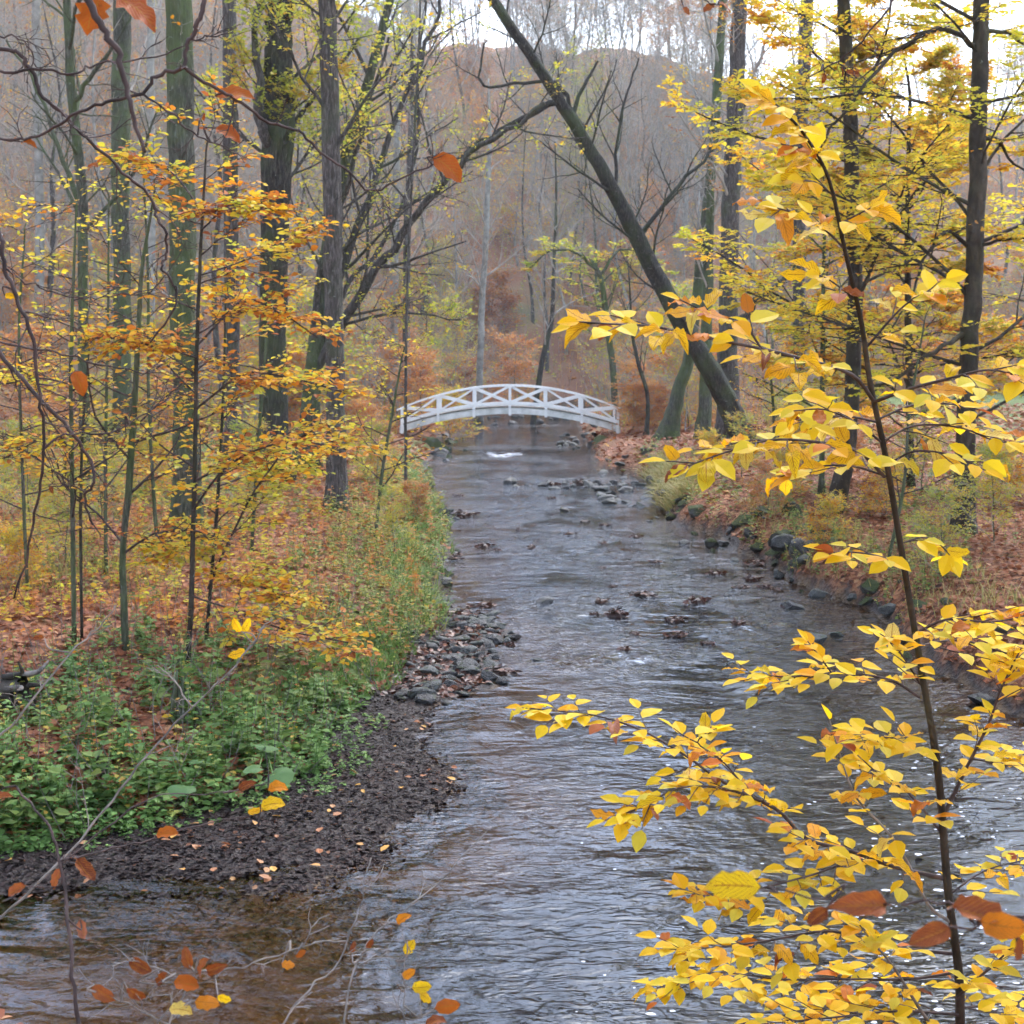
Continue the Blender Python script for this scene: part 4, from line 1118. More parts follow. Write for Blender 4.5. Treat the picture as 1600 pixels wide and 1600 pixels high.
for i, (px, Y, k, s, lab) in enumerate([(40, 24, 2, .42, 'low lemon-green bush at the left edge behind the slender sapling'), (160, 27, 2, .45, 'low yellow-green bush behind the crooked mossy sapling'), (235, 30, 1, .5, 'low golden bush left of the thick mossy trunk'),
                                        (70, 32, 0, .5, 'russet bush far left on the pale grass'), (385, 27, 2, .42, 'olive bush between the thick mossy trunk and the straight dark trunk'), 
                                        
                                        (590, 33, 2, .36, 'green bush on the left bank between dark trunk and water'), (1230, 30, 1, .38, 'pale yellow bush overhanging the right bank'), (1160, 34, 2, .36, 'lemon bush on the right bank edge above dark water'),
                                        (1390, 26, 1, .4, 'yellow bush between the two right beech trunks'), (1560, 22, 2, .36, 'green bramble bush right of the right edge trunk'), (1450, 30, 2, .45, 'lemon-green bush behind the right edge trunk'), (1110, 37, 1, .4, 'golden bush on the right bank above the gravel spit'), (1200, 27.5, 0, .32, 'orange bush at the lip of the right bank'), (1300, 24, 1, .32, 'yellow bush in front of the bent-footed beech'),
                                        (1480, 19.5, 2, .3, 'olive bush on the near right bank behind the sapling stem'), (1570, 27, 1, .45, 'golden bush at the right edge behind the trunk'), (1260, 36, 2, .5, 'tall lemon bush under the bare smooth trunk'), (1360, 33, 0, .5, 'russet bush between the beech trunks'),
                                        (610, 23, 2, .26, 'low green bush hanging over the left water edge'), (640, 27.5, 3, .26, 'low rusty bush hanging over the left water edge'), 
                                        (100, 20, 2, .34, 'olive bush behind the thin dark stem'), (20, 18, 1, .3, 'golden bush at the left edge'), (590, 35, 1, .36, 'golden bush on the left bank half way to the bridge')]):
    x = P(px, 600, Y)[0]
    place(shrubs[k], (x, Y, float(hgt(x, Y)) - .05), i * 1.3, s, lab, 'low bushes on the near banks', 'bush', 'bush')

# ------------------------------------------------------------------ leaves seen close by
def beech_leaf(mat, curl, fold, wave, seed, wid=1.0, lobes=0.0):
    g = np.random.default_rng(seed)
    nu, nv = 8, 4
    V, UV = [], []
    for i in range(nu):
        t = i / (nu - 1)
        hw = (.34 * 1.72 * t ** .5 * (1 - t) ** .66 + .012) * wid * (1 + g.normal(0, .05))
        if i == nu - 1: hw = .012
        if lobes: hw *= 1 + lobes * (1 if i % 2 else -.6)
        for j in range(nv + 1):
            s_ = (j / nv - .5) * 2
            z = fold * abs(s_) * hw + curl * (t - .3) ** 2 * -1 + wave * math.sin(i * 2.4 + (j > 2) * 1.5) * abs(s_) * .06 + g.normal(0, .006)
            V.append((s_ * hw + .03 * math.sin(t * 3 + seed), .06 + .94 * t, z)); UV.append((j / nv, t))
    Q = [(i * 5 + j, i * 5 + j + 1, (i + 1) * 5 + j + 1, (i + 1) * 5 + j) for i in range(nu - 1) for j in range(nv)]
    mb = MB(); mb.add(V, Q)
    # the leaf stalk
    k = len(V); c = V[2]
    mb.add([(-.008, -.02, 0), (.008, -.02, 0), (c[0] + .008, c[1] + .02, c[2]), (c[0] - .008, c[1] + .02, c[2])], [(0, 1, 2, 3)])
    UV += [(.5, 0)] * 4
    me = mb.mesh('leaf', mat, smooth_=True)
    uvl = me.uv_layers.new(name='UVMap')
    vi = np.zeros(len(me.loops), np.int32); me.loops.foreach_get('vertex_index', vi)
    uvl.data.foreach_set('uv', np.array(UV, np.float32)[vi].ravel())
    return me


LEAF = {k: [beech_leaf(M[m], c, f, w, i + sd) for i, (c, f, w) in enumerate([(.15, .10, .8), (.55, .3, 1.3), (-.2, .05, .9), (.4, -.2, 1.6), (.9, .5, 1.2), (.1, .45, 1.0), (-.4, -.1, 1.5)])] for k, m, sd in (('y', 'fore_yellow', 1), ('o', 'fore_orange', 11))}
LEAF['b'] = [beech_leaf(M['fore_brown'], c, f, w, 21 + i, .85) for i, (c, f, w) in enumerate([(.5, .6, 1.0), (.9, .9, 1.4), (.2, .4, .8), (-.4, .7, 1.2)])]
LEAF['k'] = [beech_leaf(M['fore_rust'], .3, .35, 1.2, 31, 1.1, .32), beech_leaf(M['fore_rust'], .6, .2, 1.4, 33, 1.0, .3)]
LEAF['r'] = [beech_leaf(M['fore_rust'], c, f, w, 41 + i) for i, (c, f, w) in enumerate([(.3, .3, .8), (.6, .5, 1.0)])]
FWD, UPV, RGT = np.array((0, cp, -sp)), np.array((0, sp, cp)), np.array((1.0, 0, 0))


def spray(pts, g, twig_every, twig_len, leaf_every, size, tilt, tubes_mb, out, bare=.12, face=0.0, droop=.15):
    """a beech branch: short side twigs to both sides and leaves standing alternately on them"""
    seg = np.linalg.norm(np.diff(pts, axis=0), axis=1); s = np.concatenate([[0], np.cumsum(seg)]); Lt = s[-1]

    def at(q):
        i = int(np.clip(np.searchsorted(s, q) - 1, 0, len(seg) - 1)); f = (q - s[i]) / max(seg[i], 1e-9)
        return pts[i] * (1 - f) + pts[i + 1] * f, unit(pts[i + 1] - pts[i])

    def leafy(path, start, every):
        sg = np.linalg.norm(path[-1] - path[0]); k = max(2, int(sg * (1 - start) / every)); m = len(path)
        for i in range(k + 1):
            t = (start + (1 - start) * i / k) * (m - 1); a = min(int(t), m - 2); f = t - a
            p = path[a] * (1 - f) + path[a + 1] * f; d = unit(path[a + 1] - path[a])
            n0 = unit(np.array((0, 0, 1.0)) - FWD * face + g.normal(0, tilt, 3))
            sd = unit(np.cross(d, n0)) * (1 if i % 2 else -1)
            dd = d * (.55 if i < k else 1.0) + sd * (g.uniform(.6, 1.0) if i < k else g.uniform(-.2, .2)) + np.array((0, 0, -g.uniform(0, 1) * droop * 2))
            out.append((p, unit(dd), n0, size * g.uniform(.72, 1.18) * (.8 if i == k else 1)))

    q = Lt * bare; sgn = 1
    while q < Lt * .97:
        p, d = at(q)
        n0 = unit(np.array((0, 0, 1.0)) - FWD * face * .6)
        sd = unit(np.cross(d, n0)) * sgn
        ln = twig_len * g.uniform(.45, 1.2) * (1.1 - .55 * q / Lt)
        dd = unit(d * .65 + sd * .8 + g.normal(0, .12, 3))
        path = [p]
        for j in range(3):
            dd = unit(dd + g.normal(0, .1, 3) + np.array((0, 0, -droop * .4))); path.append(path[-1] + dd * ln / 3)
        path = np.array(path)
        tubes_mb.tube(path, np.linspace(.0022, .0012, 4), 4)
        leafy(path, .25, leaf_every)
        q += twig_every * g.uniform(.7, 1.3); sgn = -sgn
    leafy(pts[-max(3, len(pts) // 3):], .0, leaf_every)


# ------------------------------------------------------------------ the yellow beech sapling in the foreground
g = np.random.default_rng(303)
sx, sy = 1.42, 4.75
sap_base = np.array((sx, sy, float(hgt(sx, sy)) - .03))
sapling = thing('beech_sapling', 'close yellow-leaved beech sapling rising along the right side over the water', 'sapling', sap_base)
stem = np.vstack([sap_base, PL([(1500, 1600, 4.72), (1480, 1380, 4.62), (1465, 1200, 4.52), (1440, 1050, 4.42), (1415, 900, 4.3), (1385, 720, 4.15), (1360, 600, 4.05), (1345, 500, 3.95), (1320, 390, 3.85), (1295, 280, 3.75), (1258, 212, 3.68), (1222, 172, 3.62), (1195, 150, 3.6)])])
stem = smooth(stem, 5)
sr = np.interp(np.linspace(0, 1, len(stem)), [0, .12, .35, .6, .8, 1], [.020, .0135, .0098, .007, .0042, .002])
mb = MB(); mb.tube(stem, sr, 10, True); mb.obj('trunk', M['bark_beech'], sapling, True)
SB = [  # branch path (px, py, Y), base width px, twig length, leaf size, face
    ([(1368, 630, 4.07), (1330, 585, 4.0), (1250, 560, 3.9), (1190, 545, 3.82), (1100, 527, 3.74), (1020, 510, 3.68), (950, 506, 3.64), (905, 503, 3.62)], 7, .17, .103, .7),
    ([(1190, 545, 3.82), (1160, 505, 3.8), (1110, 490, 3.78), (1062, 468, 3.76)], 4, .10, .10, .7),
    ([(1382, 745, 4.17), (1340, 705, 4.1), (1270, 690, 4.0), (1200, 688, 3.92), (1130, 708, 3.86), (1075, 728, 3.82)], 6, .18, .105, .5),
    ([(1372, 660, 4.1), (1320, 650, 4.2), (1260, 655, 4.3), (1225, 660, 4.35)], 4, .16, .10, .5),
    ([(1366, 628, 4.06), (1420, 608, 3.95), (1480, 592, 3.85), (1545, 578, 3.76), (1610, 592, 3.7)], 6, .14, .105, .6),
    ([(1378, 690, 4.12), (1430, 665, 4.2), (1500, 668, 4.25), (1560, 690, 4.3), (1620, 690, 4.3)], 4, .15, .10, .4),
    ([(1376, 690, 4.12), (1340, 662, 4.05), (1290, 640, 3.98), (1240, 642, 3.92)], 4, .16, .10, .55),
    ([(1372, 655, 4.09), (1430, 632, 4.15), (1490, 632, 4.2), (1550, 645, 4.25)], 4, .16, .10, .5),
    ([(1384, 728, 4.16), (1430, 705, 4.1), (1490, 712, 4.05), (1540, 735, 4.0)], 4, .15, .10, .5),
    ([(1388, 745, 4.17), (1330, 728, 4.25), (1270, 730, 4.32), (1220, 745, 4.4)], 4, .15, .10, .5),
    ([(1352, 545, 4.0), (1400, 490, 3.98), (1430, 465, 3.95), (1455, 455, 3.93)], 4, .14, .10, .8),
    ([(1340, 470, 3.93), (1300, 440, 3.88), (1280, 430, 3.86)], 3, .10, .10, .8),
    ([(1320, 390, 3.85), (1290, 360, 3.82), (1245, 335, 3.8), (1215, 325, 3.78)], 4, .12, .10, .8),
    ([(1312, 350, 3.82), (1340, 335, 3.8), (1360, 325, 3.78)], 3, .07, .09, .8),
    ([(1302, 305, 3.77), (1275, 285, 3.75), (1240, 280, 3.74)], 3, .08, .09, .8),
    ([(1290, 265, 3.74), (1260, 235, 3.72), (1220, 225, 3.7)], 3, .06, .085, .8),
    ([(1412, 885, 4.28), (1370, 868, 4.2), (1320, 862, 4.15), (1295, 866, 4.12)], 3, .08, .09, .4),
    ([(1405, 850, 4.25), (1450, 840, 4.3), (1490, 870, 4.34)], 3, .07, .09, .4),
    ([(1430, 990, 4.37), (1480, 968, 4.3), (1550, 972, 4.22), (1620, 958, 4.15)], 5, .20, .10, .25),
    ([(1432, 1010, 4.4), (1500, 1000, 4.5), (1570, 1020, 4.55), (1630, 1030, 4.6)], 4, .2, .10, .2),
    ([(1438, 1090, 4.45), (1390, 1062, 4.5), (1320, 1052, 4.6), (1240, 1058, 4.7), (1165, 1052, 4.78)], 5, .19, .10, .15),
    ([(1300, 1052, 4.62), (1280, 1025, 4.6), (1262, 1002, 4.6)], 3, .07, .085, .3),
    ([(1445, 1080, 4.45), (1400, 1010, 4.35), (1375, 990, 4.3)], 3, .1, .095, .3),
    ([(1462, 1190, 4.52), (1410, 1160, 4.4), (1370, 1150, 4.3), (1330, 1148, 4.25)], 4, .12, .10, .15),
    ([(1475, 1372, 4.62), (1400, 1355, 4.55), (1330, 1330, 4.5), (1260, 1310, 4.45), (1210, 1262, 4.4), (1130, 1232, 4.35), (1060, 1232, 4.32), (1000, 1262, 4.3), (945, 1282, 4.28)], 8, .16, .10, .12),
    ([(1212, 1264, 4.4), (1130, 1222, 4.46), (1070, 1180, 4.5), (1000, 1140, 4.55), (930, 1118, 4.58), (860, 1110, 4.6), (815, 1106, 4.62)], 5, .14, .10, .12),
    ([(1180, 1250, 4.38), (1130, 1190, 4.3), (1090, 1160, 4.25), (1120, 1140, 4.2)], 3, .12, .095, .15),
    ([(1476, 1270, 4.56), (1510, 1200, 4.55), (1545, 1130, 4.5), (1567, 1070, 4.45), (1610, 985, 4.4)], 7, .2, .10, .15),
    ([(1520, 1185, 4.54), (1570, 1195, 4.6), (1630, 1190, 4.65)], 3, .15, .10, .15),
    ([(1470, 1300, 4.58), (1420, 1240, 4.5), (1380, 1215, 4.45), (1340, 1180, 4.42)], 4, .17, .10, .1),
    ([(1340, 1335, 4.5), (1290, 1360, 4.4), (1220, 1380, 4.3), (1130, 1400, 4.25), (1070, 1395, 4.2)], 4, .16, .10, .1),
    ([(1487, 1490, 4.67), (1400, 1480, 4.6), (1300, 1455, 4.5), (1200, 1470, 4.45), (1120, 1480, 4.4), (1030, 1485, 4.36)], 6, .18, .10, .1),
    ([(1490, 1520, 4.68), (1420, 1530, 4.7), (1320, 1530, 4.75), (1220, 1530, 4.8), (1110, 1520, 4.85), (1010, 1550, 4.9)], 5, .18, .10, .1),
    ([(1494, 1560, 4.7), (1560, 1500, 4.6), (1620, 1450, 4.5)], 5, .22, .10, .1),
    ([(1480, 1400, 4.63), (1540, 1360, 4.7), (1620, 1340, 4.75)], 4, .2, .10, .1),
    ([(1497, 1585, 4.7), (1400, 1580, 4.6), (1300, 1590, 4.5), (1190, 1600, 4.4)], 5, .22, .10, .1),
    ([(1496, 1575, 4.7), (1550, 1570, 4.8), (1630, 1560, 4.9)], 4, .22, .10, .1)]
leaves_, owner = [], []
for pts, w, tl, ls, fc in SB:
    bp = smooth(PL(pts), 4); r0 = w * pts[0][2] / FPX / 2
    mb = MB(); mb.tube(bp, np.linspace(r0, .0018, len(bp)), 7)
    n0_ = len(leaves_)
    spray(bp, g, .060 if fc > .3 else .036, tl, .046 if fc > .3 else .038, ls * (.84 if fc > .3 else .80), .25 if fc > .3 else .17, mb, leaves_, .16 if fc > .3 else .1, fc, .12 if fc > .3 else .06)
    owner += [mb.obj('branch', M['twig'], sapling, True)] * (len(leaves_) - n0_)
# second, thinner stem of the same sapling
for pts, w in (([(1500, 1640, 4.74), (1451, 1596, 4.6), (1397, 1512, 4.5), (1360, 1468, 4.45), (1340, 1440, 4.4)], 7), ([(1484, 1440, 4.65), (1451, 1414, 4.6), (1418, 1347, 4.55), (1384, 1296, 4.5), (1340, 1249, 4.45), (1316, 1191, 4.42), (1296, 1124, 4.4)], 6)):
    bp = smooth(PL(pts), 4); mb = MB(); mb.tube(bp, np.linspace(w * .001, .002, len(bp)), 7)
    n0_ = len(leaves_)
    spray(bp, g, .10, .16, .05, .09, .2, mb, leaves_, .4, .1, .2)
    owner += [mb.obj('branch', M['twig_pale'], sapling, True)] * (len(leaves_) - n0_)
n0_ = len(leaves_); mb = MB()
spray(stem[-16:], g, .045, .05, .04, .085, .3, mb, leaves_, .1, .8, .2)
owner += [mb.obj('branch', M['twig'], sapling, True)] * (len(leaves_) - n0_)
lp = np.array([a[0] for a in leaves_]); lL = np.array([a[3] for a in leaves_])
f_ = lp[:, 1] * cp - (lp[:, 2] - CAMZ) * sp
pxx = 800 + FPX * lp[:, 0] / f_; pyy = 800 - FPX * (lp[:, 1] * sp + (lp[:, 2] - CAMZ) * cp) / f_
order = np.argsort(-1.0 * ((pxx > -20) & (pxx < 1620) & (pyy > -20) & (pyy < 1620)) * (lL / f_) * g.uniform(.6, 1.4, len(lL)))
nb = 300
for i in order[:nb]:
    p, d, n, L = leaves_[i]
    u = g.random(); k = 'y' if u < .84 else 'o' if u < .93 else 'b'
    if pyy[i] < 400: k = 'y' if u < .68 else 'o'
    put_leaf(owner[i], LEAF[k][int(g.integers(len(LEAF[k])))], p - sap_base, d, n, L * (1 if k != 'b' else .9), g.uniform(.75, 1.0))
mb = MB(); rest = order[nb:]
add_leaves(mb, lp[rest], np.array([leaves_[i][1] for i in rest]), np.array([leaves_[i][2] for i in rest]), lL[rest], np.clip(.4 + g.normal(0, .26, len(rest)), 0, 1), 'oval', 1.0)
mb.obj('leaves', M['fore_rest'], sapling)['kind'] = 'stuff'
print('sapling leaves', len(leaves_))


def img_dir(angle, depth=0.0):
    a = math.radians(angle)
    return unit(RGT * math.cos(a) + UPV * math.sin(a) + FWD * depth)


def near_twig(name, label, paths, leaves, mat='twig', seed=1, cat='branch', group=None, side=0, up=.0):
    """a bough reaching into the frame: paths [(points (px, py, Y), width px)], leaves [(px, py, Y, angle, length px, kind)]"""
    g = np.random.default_rng(seed)
    p0 = P(*paths[0][0][0])
    root = thing(name, label, cat, p0, group)
    for pts, w in paths:
        q3 = PL(pts); bp = smooth(q3, 5); bp[1:-1] += g.normal(0, .0022, (len(bp) - 2, 3))
        r0 = w * pts[0][2] / FPX / 2
        mb = MB(); mb.tube(bp, np.maximum(np.linspace(r0, r0 * .45, len(bp)), .0012), 7, True)
        if not (0 < pts[0][0] < 1600 and 0 < pts[0][1] < 1600):   # where the bough comes from, beyond the frame
            a0 = q3[0]; back = unit(q3[0] - q3[1])
            if pts[0][1] > 1000: end = np.array((a0[0] + back[0] * .5, a0[1] + .1, 0.0)); end[2] = float(hgt(end[0], end[1])) - .02
            else: end = a0 + back * .9 + np.array((0, .3, 1.0))
            ext = smooth(np.array([a0, a0 + back * .2, (a0 + back * .35 + end) / 2, end]), 4)
            mb.tube(ext, np.linspace(r0, r0 * 1.8, len(ext)), 7, True)
        if side:
            ramify(mb, bp, np.linspace(r0, r0 * .45, len(bp)), g, side, .16, 2, (.5, 1.1), up, .15, .8, None, (4, 3), .05, .45, 0, 0, .22, .0011)
        mb.obj('branch', M[mat], root, True)
    allp = np.vstack([smooth(PL(pts), 5) for pts, w in paths]); tw = MB()
    for px, py, Y, an, lpx, k in leaves:
        L = lpx * Y / FPX
        d = img_dir(an, g.uniform(-.3, .3)); n = unit(-FWD * g.uniform(.5, 1) + UPV * g.uniform(.1, .9) + RGT * g.uniform(-.5, .5))
        p = P(px, py, Y) - d * L * .5
        put_leaf(root, LEAF[k][int(g.integers(len(LEAF[k])))], p - p0, d, n, L, g.uniform(.9, 1.15))
        q = allp[np.argmin(np.linalg.norm(allp - p, axis=1) + .3 * np.abs(allp[:, 1] - p[1]))]
        mid = (p + q) / 2 + g.normal(0, .012, 3) - d * L * .15
        tb_ = MB(); tb_.tube(smooth(np.array([q, mid, p + d * L * .08]), 4), np.linspace(.0022, .0012, 9), 5); tb_.obj('side_twig', M[mat], root, True)
    return root


near_twig('broken_bough', 'thick broken dark bough hanging straight down at the top left', [([(120, -40, 2.6), (150, 25, 2.6), (178, 70, 2.6), (192, 115, 2.6), (206, 172, 2.6), (226, 238, 2.6)], 13)],
          [(146, 22, 2.62, 250, 62, 'k'), (214, 12, 2.62, 330, 75, 'k')], 'twig', 1)
near_twig('overhanging_branch', 'dark zigzag branch crossing the top left corner with a few rust leaves',
          [([(324, -30, 3.0), (318, 10, 3.0), (308, 42, 3.0), (293, 70, 3.0), (287, 103, 3.0), (245, 120, 3.0), (222, 145, 3.0), (165, 160, 3.02), (120, 175, 3.05), (75, 205, 3.1), (30, 218, 3.1), (-30, 214, 3.1)], 8),
           ([(287, 103, 3.0), (340, 140, 3.02), (375, 160, 3.05), (415, 188, 3.1), (465, 205, 3.1), (500, 235, 3.12), (545, 270, 3.15), (582, 297, 3.2), (640, 272, 3.2), (684, 254, 3.2)], 6),
           ([(222, 145, 3.0), (260, 172, 3.0), (300, 205, 3.02), (345, 230, 3.05), (365, 238, 3.08)], 4), ([(-30, 112, 2.9), (0, 113, 2.9), (60, 108, 2.9), (115, 115, 2.92), (150, 98, 2.95), (235, 92, 3.0), (287, 72, 3.0)], 5),
           ([(293, 62, 3.0), (330, 58, 3.0), (365, 50, 3.0)], 3)],
          [(365, 148, 3.05, 5, 62, 'r'), (355, 208, 3.05, 335, 46, 'r'), (45, 223, 3.1, 350, 24, 'r'), (699, 262, 3.2, 325, 62, 'r'), (318, 182, 3.05, 270, 14, 'r')], 'twig', 2, side=5, up=.05)
near_twig('overhanging_branch', 'long dark wavy branch drooping from the left edge towards the yellow saplings',
          [([(-30, 70, 3.3), (0, 75, 3.3), (30, 85, 3.3), (50, 110, 3.3), (65, 145, 3.3), (95, 175, 3.3), (115, 195, 3.3), (150, 230, 3.32), (200, 275, 3.35), (235, 310, 3.4), (245, 340, 3.4), (258, 360, 3.4), (258, 400, 3.42), (253, 420, 3.42), (275, 450, 3.45), (270, 490, 3.45), (235, 535, 3.5)], 7),
           ([(0, 57, 3.3), (30, 60, 3.3), (52, 85, 3.3), (48, 105, 3.3)], 3)], [], 'twig', 3, side=7)
near_twig('overhanging_branch', 'dark branch hanging down the left edge in a long curve',
          [([(-20, 330, 3.0), (0, 370, 3.0), (8, 420, 3.0), (30, 475, 3.0), (50, 530, 3.0), (60, 600, 3.02), (70, 690, 3.05), (60, 770, 3.1), (45, 850, 3.15), (22, 935, 3.2)], 8), ([(10, 420, 3.0), (40, 440, 3.0), (80, 455, 3.02), (130, 465, 3.05), (180, 462, 3.1), (245, 450, 3.15)], 3)],
          [(123, 597, 3.1, 300, 42, 'r'), (15, 462, 3.0, 0, 18, 'y')], 'twig', 4, side=7)
near_twig('overhanging_branch', 'dark branch entering at the left edge and bending down over the pale grass',
          [([(-30, 520, 3.2), (0, 550, 3.2), (60, 620, 3.2), (110, 670, 3.22), (140, 720, 3.25), (147, 755, 3.25), (133, 775, 3.28), (145, 820, 3.3)], 8), ([(-20, 530, 3.2), (60, 545, 3.2), (120, 560, 3.25), (200, 580, 3.3), (260, 585, 3.35)], 4), ([(70, 700, 3.2), (100, 680, 3.2), (170, 676, 3.2), (220, 650, 3.25), (280, 610, 3.3)], 4)],
          [(80, 765, 3.25, 300, 14, 'b'), (195, 690, 3.25, 250, 16, 'b')], 'twig', 5, side=7)
near_twig('grey_twig', 'pale grey twig slanting up from the left edge to two cream leaves',
          [([(-30, 1455, 3.4), (0, 1435, 3.4), (100, 1342, 3.45), (160, 1270, 3.5), (230, 1180, 3.55), (300, 1105, 3.6), (345, 1062, 3.65), (400, 1000, 3.7), (425, 965, 3.7)], 5), ([(-20, 1165, 3.6), (40, 1110, 3.6), (110, 1020, 3.65), (150, 985, 3.7), (180, 945, 3.7)], 4), ([(300, 1105, 3.6), (270, 1060, 3.6), (245, 1040, 3.6)], 3)],
          [(372, 1022, 3.7, 200, 32, 'y'), (385, 977, 3.7, 60, 26, 'y'), (370, 978, 3.7, 120, 26, 'y'), (62, 998, 3.7, 190, 20, 'b'), (420, 975, 3.7, 20, 18, 'b')], 'twig_pale', 6, side=4)
near_twig('brown_shoot', 'upright brown shoot in the lower left corner with curled rust leaves',
          [([(128, 1650, 2.6), (118, 1560, 2.62), (110, 1460, 2.65), (95, 1350, 2.7), (75, 1290, 2.72), (25, 1228, 2.75)], 8), ([(92, 1346, 2.7), (160, 1330, 2.75), (240, 1310, 2.8), (330, 1285, 2.85), (405, 1272, 2.9)], 4), ([(96, 1350, 2.7), (230, 1250, 2.8), (340, 1240, 2.9), (420, 1222, 2.95)], 3)],
          [(132, 1360, 2.7, 315, 52, 'b'), (88, 1372, 2.7, 250, 40, 'b'), (-2, 1246, 2.75, 20, 40, 'b'), (433, 1230, 2.95, 10, 34, 'o'), (425, 1256, 2.9, 8, 42, 'y'), (398, 1267, 2.9, 10, 26, 'y'), (385, 1228, 2.9, 30, 34, 'b'), (260, 1303, 2.8, 10, 40, 'o'), (130, 1450, 2.7, 290, 34, 'b'), (25, 1390, 2.7, 200, 38, 'b')], 'twig', 7)
near_twig('leafy_shoot', 'low shoot in front of the pool with a cluster of orange and golden beech leaves',
          [([(235, 1660, 2.4), (262, 1600, 2.45), (290, 1550, 2.5), (305, 1520, 2.5)], 5), ([(300, 1530, 2.5), (240, 1510, 2.5), (210, 1500, 2.5)], 3), ([(262, 1600, 2.45), (200, 1570, 2.45), (150, 1550, 2.45)], 3), ([(305, 1520, 2.5), (380, 1510, 2.55), (470, 1480, 2.6), (540, 1470, 2.65)], 3)],
          [(218, 1508, 2.5, 335, 44, 'b'), (293, 1497, 2.5, 110, 38, 'b'), (317, 1510, 2.48, 230, 42, 'b'), (290, 1538, 2.46, 350, 44, 'o'), (322, 1565, 2.46, 355, 42, 'o'), (282, 1577, 2.45, 350, 42, 'y'), (160, 1552, 2.45, 320, 46, 'b'), (212, 1553, 2.45, 320, 40, 'b'), (255, 1530, 2.5, 45, 34, 'b'), (335, 1515, 2.5, 20, 34, 'b'), (350, 1560, 2.5, 330, 26, 'y'), (470, 1490, 2.6, 20, 22, 'o'), (450, 1508, 2.6, 350, 26, 'o')], 'twig_pale', 8, side=3)
near_twig('thin_twig', 'thin twig over the brown pool with a row of single golden leaves',
          [([(545, 1660, 2.8), (540, 1580, 2.85), (560, 1500, 2.9), (600, 1445, 2.95), (660, 1400, 3.0), (760, 1300, 3.1)], 4), ([(640, 1640, 2.7), (632, 1580, 2.75), (630, 1540, 2.78), (636, 1470, 2.8)], 2.5), ([(420, 1640, 2.7), (470, 1560, 2.75), (530, 1500, 2.8), (560, 1420, 2.85), (580, 1340, 2.9)], 4)],
          [(628, 1436, 2.9, 40, 26, 'o'), (640, 1481, 2.8, 60, 28, 'y'), (638, 1522, 2.78, 40, 26, 'o'), (658, 1542, 2.76, 5, 34, 'y'), (664, 1558, 2.75, 330, 26, 'y'), (698, 1573, 2.75, 10, 44, 'o'), (578, 1475, 2.9, 60, 20, 'b'), (552, 1480, 2.9, 80, 20, 'b'), (680, 1596, 2.7, 10, 38, 'b')], 'twig_pale', 9, side=3)
near_twig('near_twig', 'out-of-focus twig at the lower right with big single leaves, one yellow, one pink',
          [([(1660, 1450, 1.7), (1560, 1425, 1.7), (1480, 1412, 1.72), (1400, 1410, 1.75), (1310, 1405, 1.78), (1200, 1385, 1.8)], 5)],
          [(1148, 1385, 1.8, 175, 92, 'y'), (1455, 1460, 1.7, 200, 78, 'b'), (1522, 1428, 1.7, 345, 92, 'b'), (1565, 1445, 1.68, 350, 80, 'o'), (1350, 1412, 1.75, 175, 90, 'b'), (1280, 1430, 1.78, 230, 44, 'b'), (1588, 1480, 1.7, 260, 40, 'b')], 'twig', 10)
near_twig('hanging_twig', 'fine twig with small dark red leaves hanging at the top right',
          [([(1420, -30, 3.2), (1390, 10, 3.2), (1355, 55, 3.22), (1310, 95, 3.25), (1265, 120, 3.28)], 4), ([(1310, 95, 3.25), (1320, 110, 3.25), (1326, 118, 3.25)], 2)],
          [(1330, 116, 3.25, 350, 24, 'b'), (1316, 112, 3.25, 300, 18, 'b'), (1287, 122, 3.28, 260, 16, 'b')], 'twig', 11, side=3)
near_twig('hanging_twig', 'fine twig with two dark red leaves at the top edge right of the sky gap',
          [([(1060, -40, 3.0), (1085, -10, 3.0), (1112, 4, 3.0), (1135, 10, 3.02)], 3)], [(1108, 14, 3.0, 230, 24, 'b'), (1132, 10, 3.0, 320, 26, 'b'), (1072, 18, 3.0, 300, 18, 'b')], 'twig', 12)

# ------------------------------------------------------------------ stones
def stone_mesh(seed, mat):
    import bmesh
    g = np.random.default_rng(seed)
    bm = bmesh.new(); bmesh.ops.create_icosphere(bm, subdivisions=3, radius=1.0)
    V = np.array([v.co[:] for v in bm.verts])
    k = 12; Nn = unit(g.normal(0, 1, (k, 3))); dd = g.uniform(.45, .85, k)
    for n, d in zip(Nn, dd):
        q = V @ n; over = np.maximum(q - d, 0)
        V = V - over[:, None] * n * .99
    V = V * (1 + .05 * fbm(V[:, 0] * 1.0 + V[:, 2], V[:, 1] - V[:, 2], .7, seed, 3)[:, None])
    for v, c in zip(bm.verts, V): v.co = c
    me = bpy.data.meshes.new('stone'); bm.to_mesh(me); bm.free()
    me.materials.append(mat)
    return me


STONE = {k: [stone_mesh(500 + i + 20 * j, M[m]) for i in range(4)] for j, (k, m) in enumerate((('wet', 'rock_wet'), ('moss', 'rock_moss'), ('grey', 'rock_grey')))}
g = np.random.default_rng(909)


def stone(x, y, z, w, d, h, kind, label, group=None, name='stone', cat='stone', rz=None, tilt=.15):
    o = bpy.data.objects.new(name, STONE[kind][int(g.integers(4))]); col.objects.link(o)
    o.location = (float(x), float(y), float(z)); o.scale = (w / 2, d / 2, h / 2)
    o.rotation_euler = (g.normal(0, tilt), g.normal(0, tilt), g.uniform(0, 6.28) if rz is None else rz)
    return tag(o, label, cat, group)


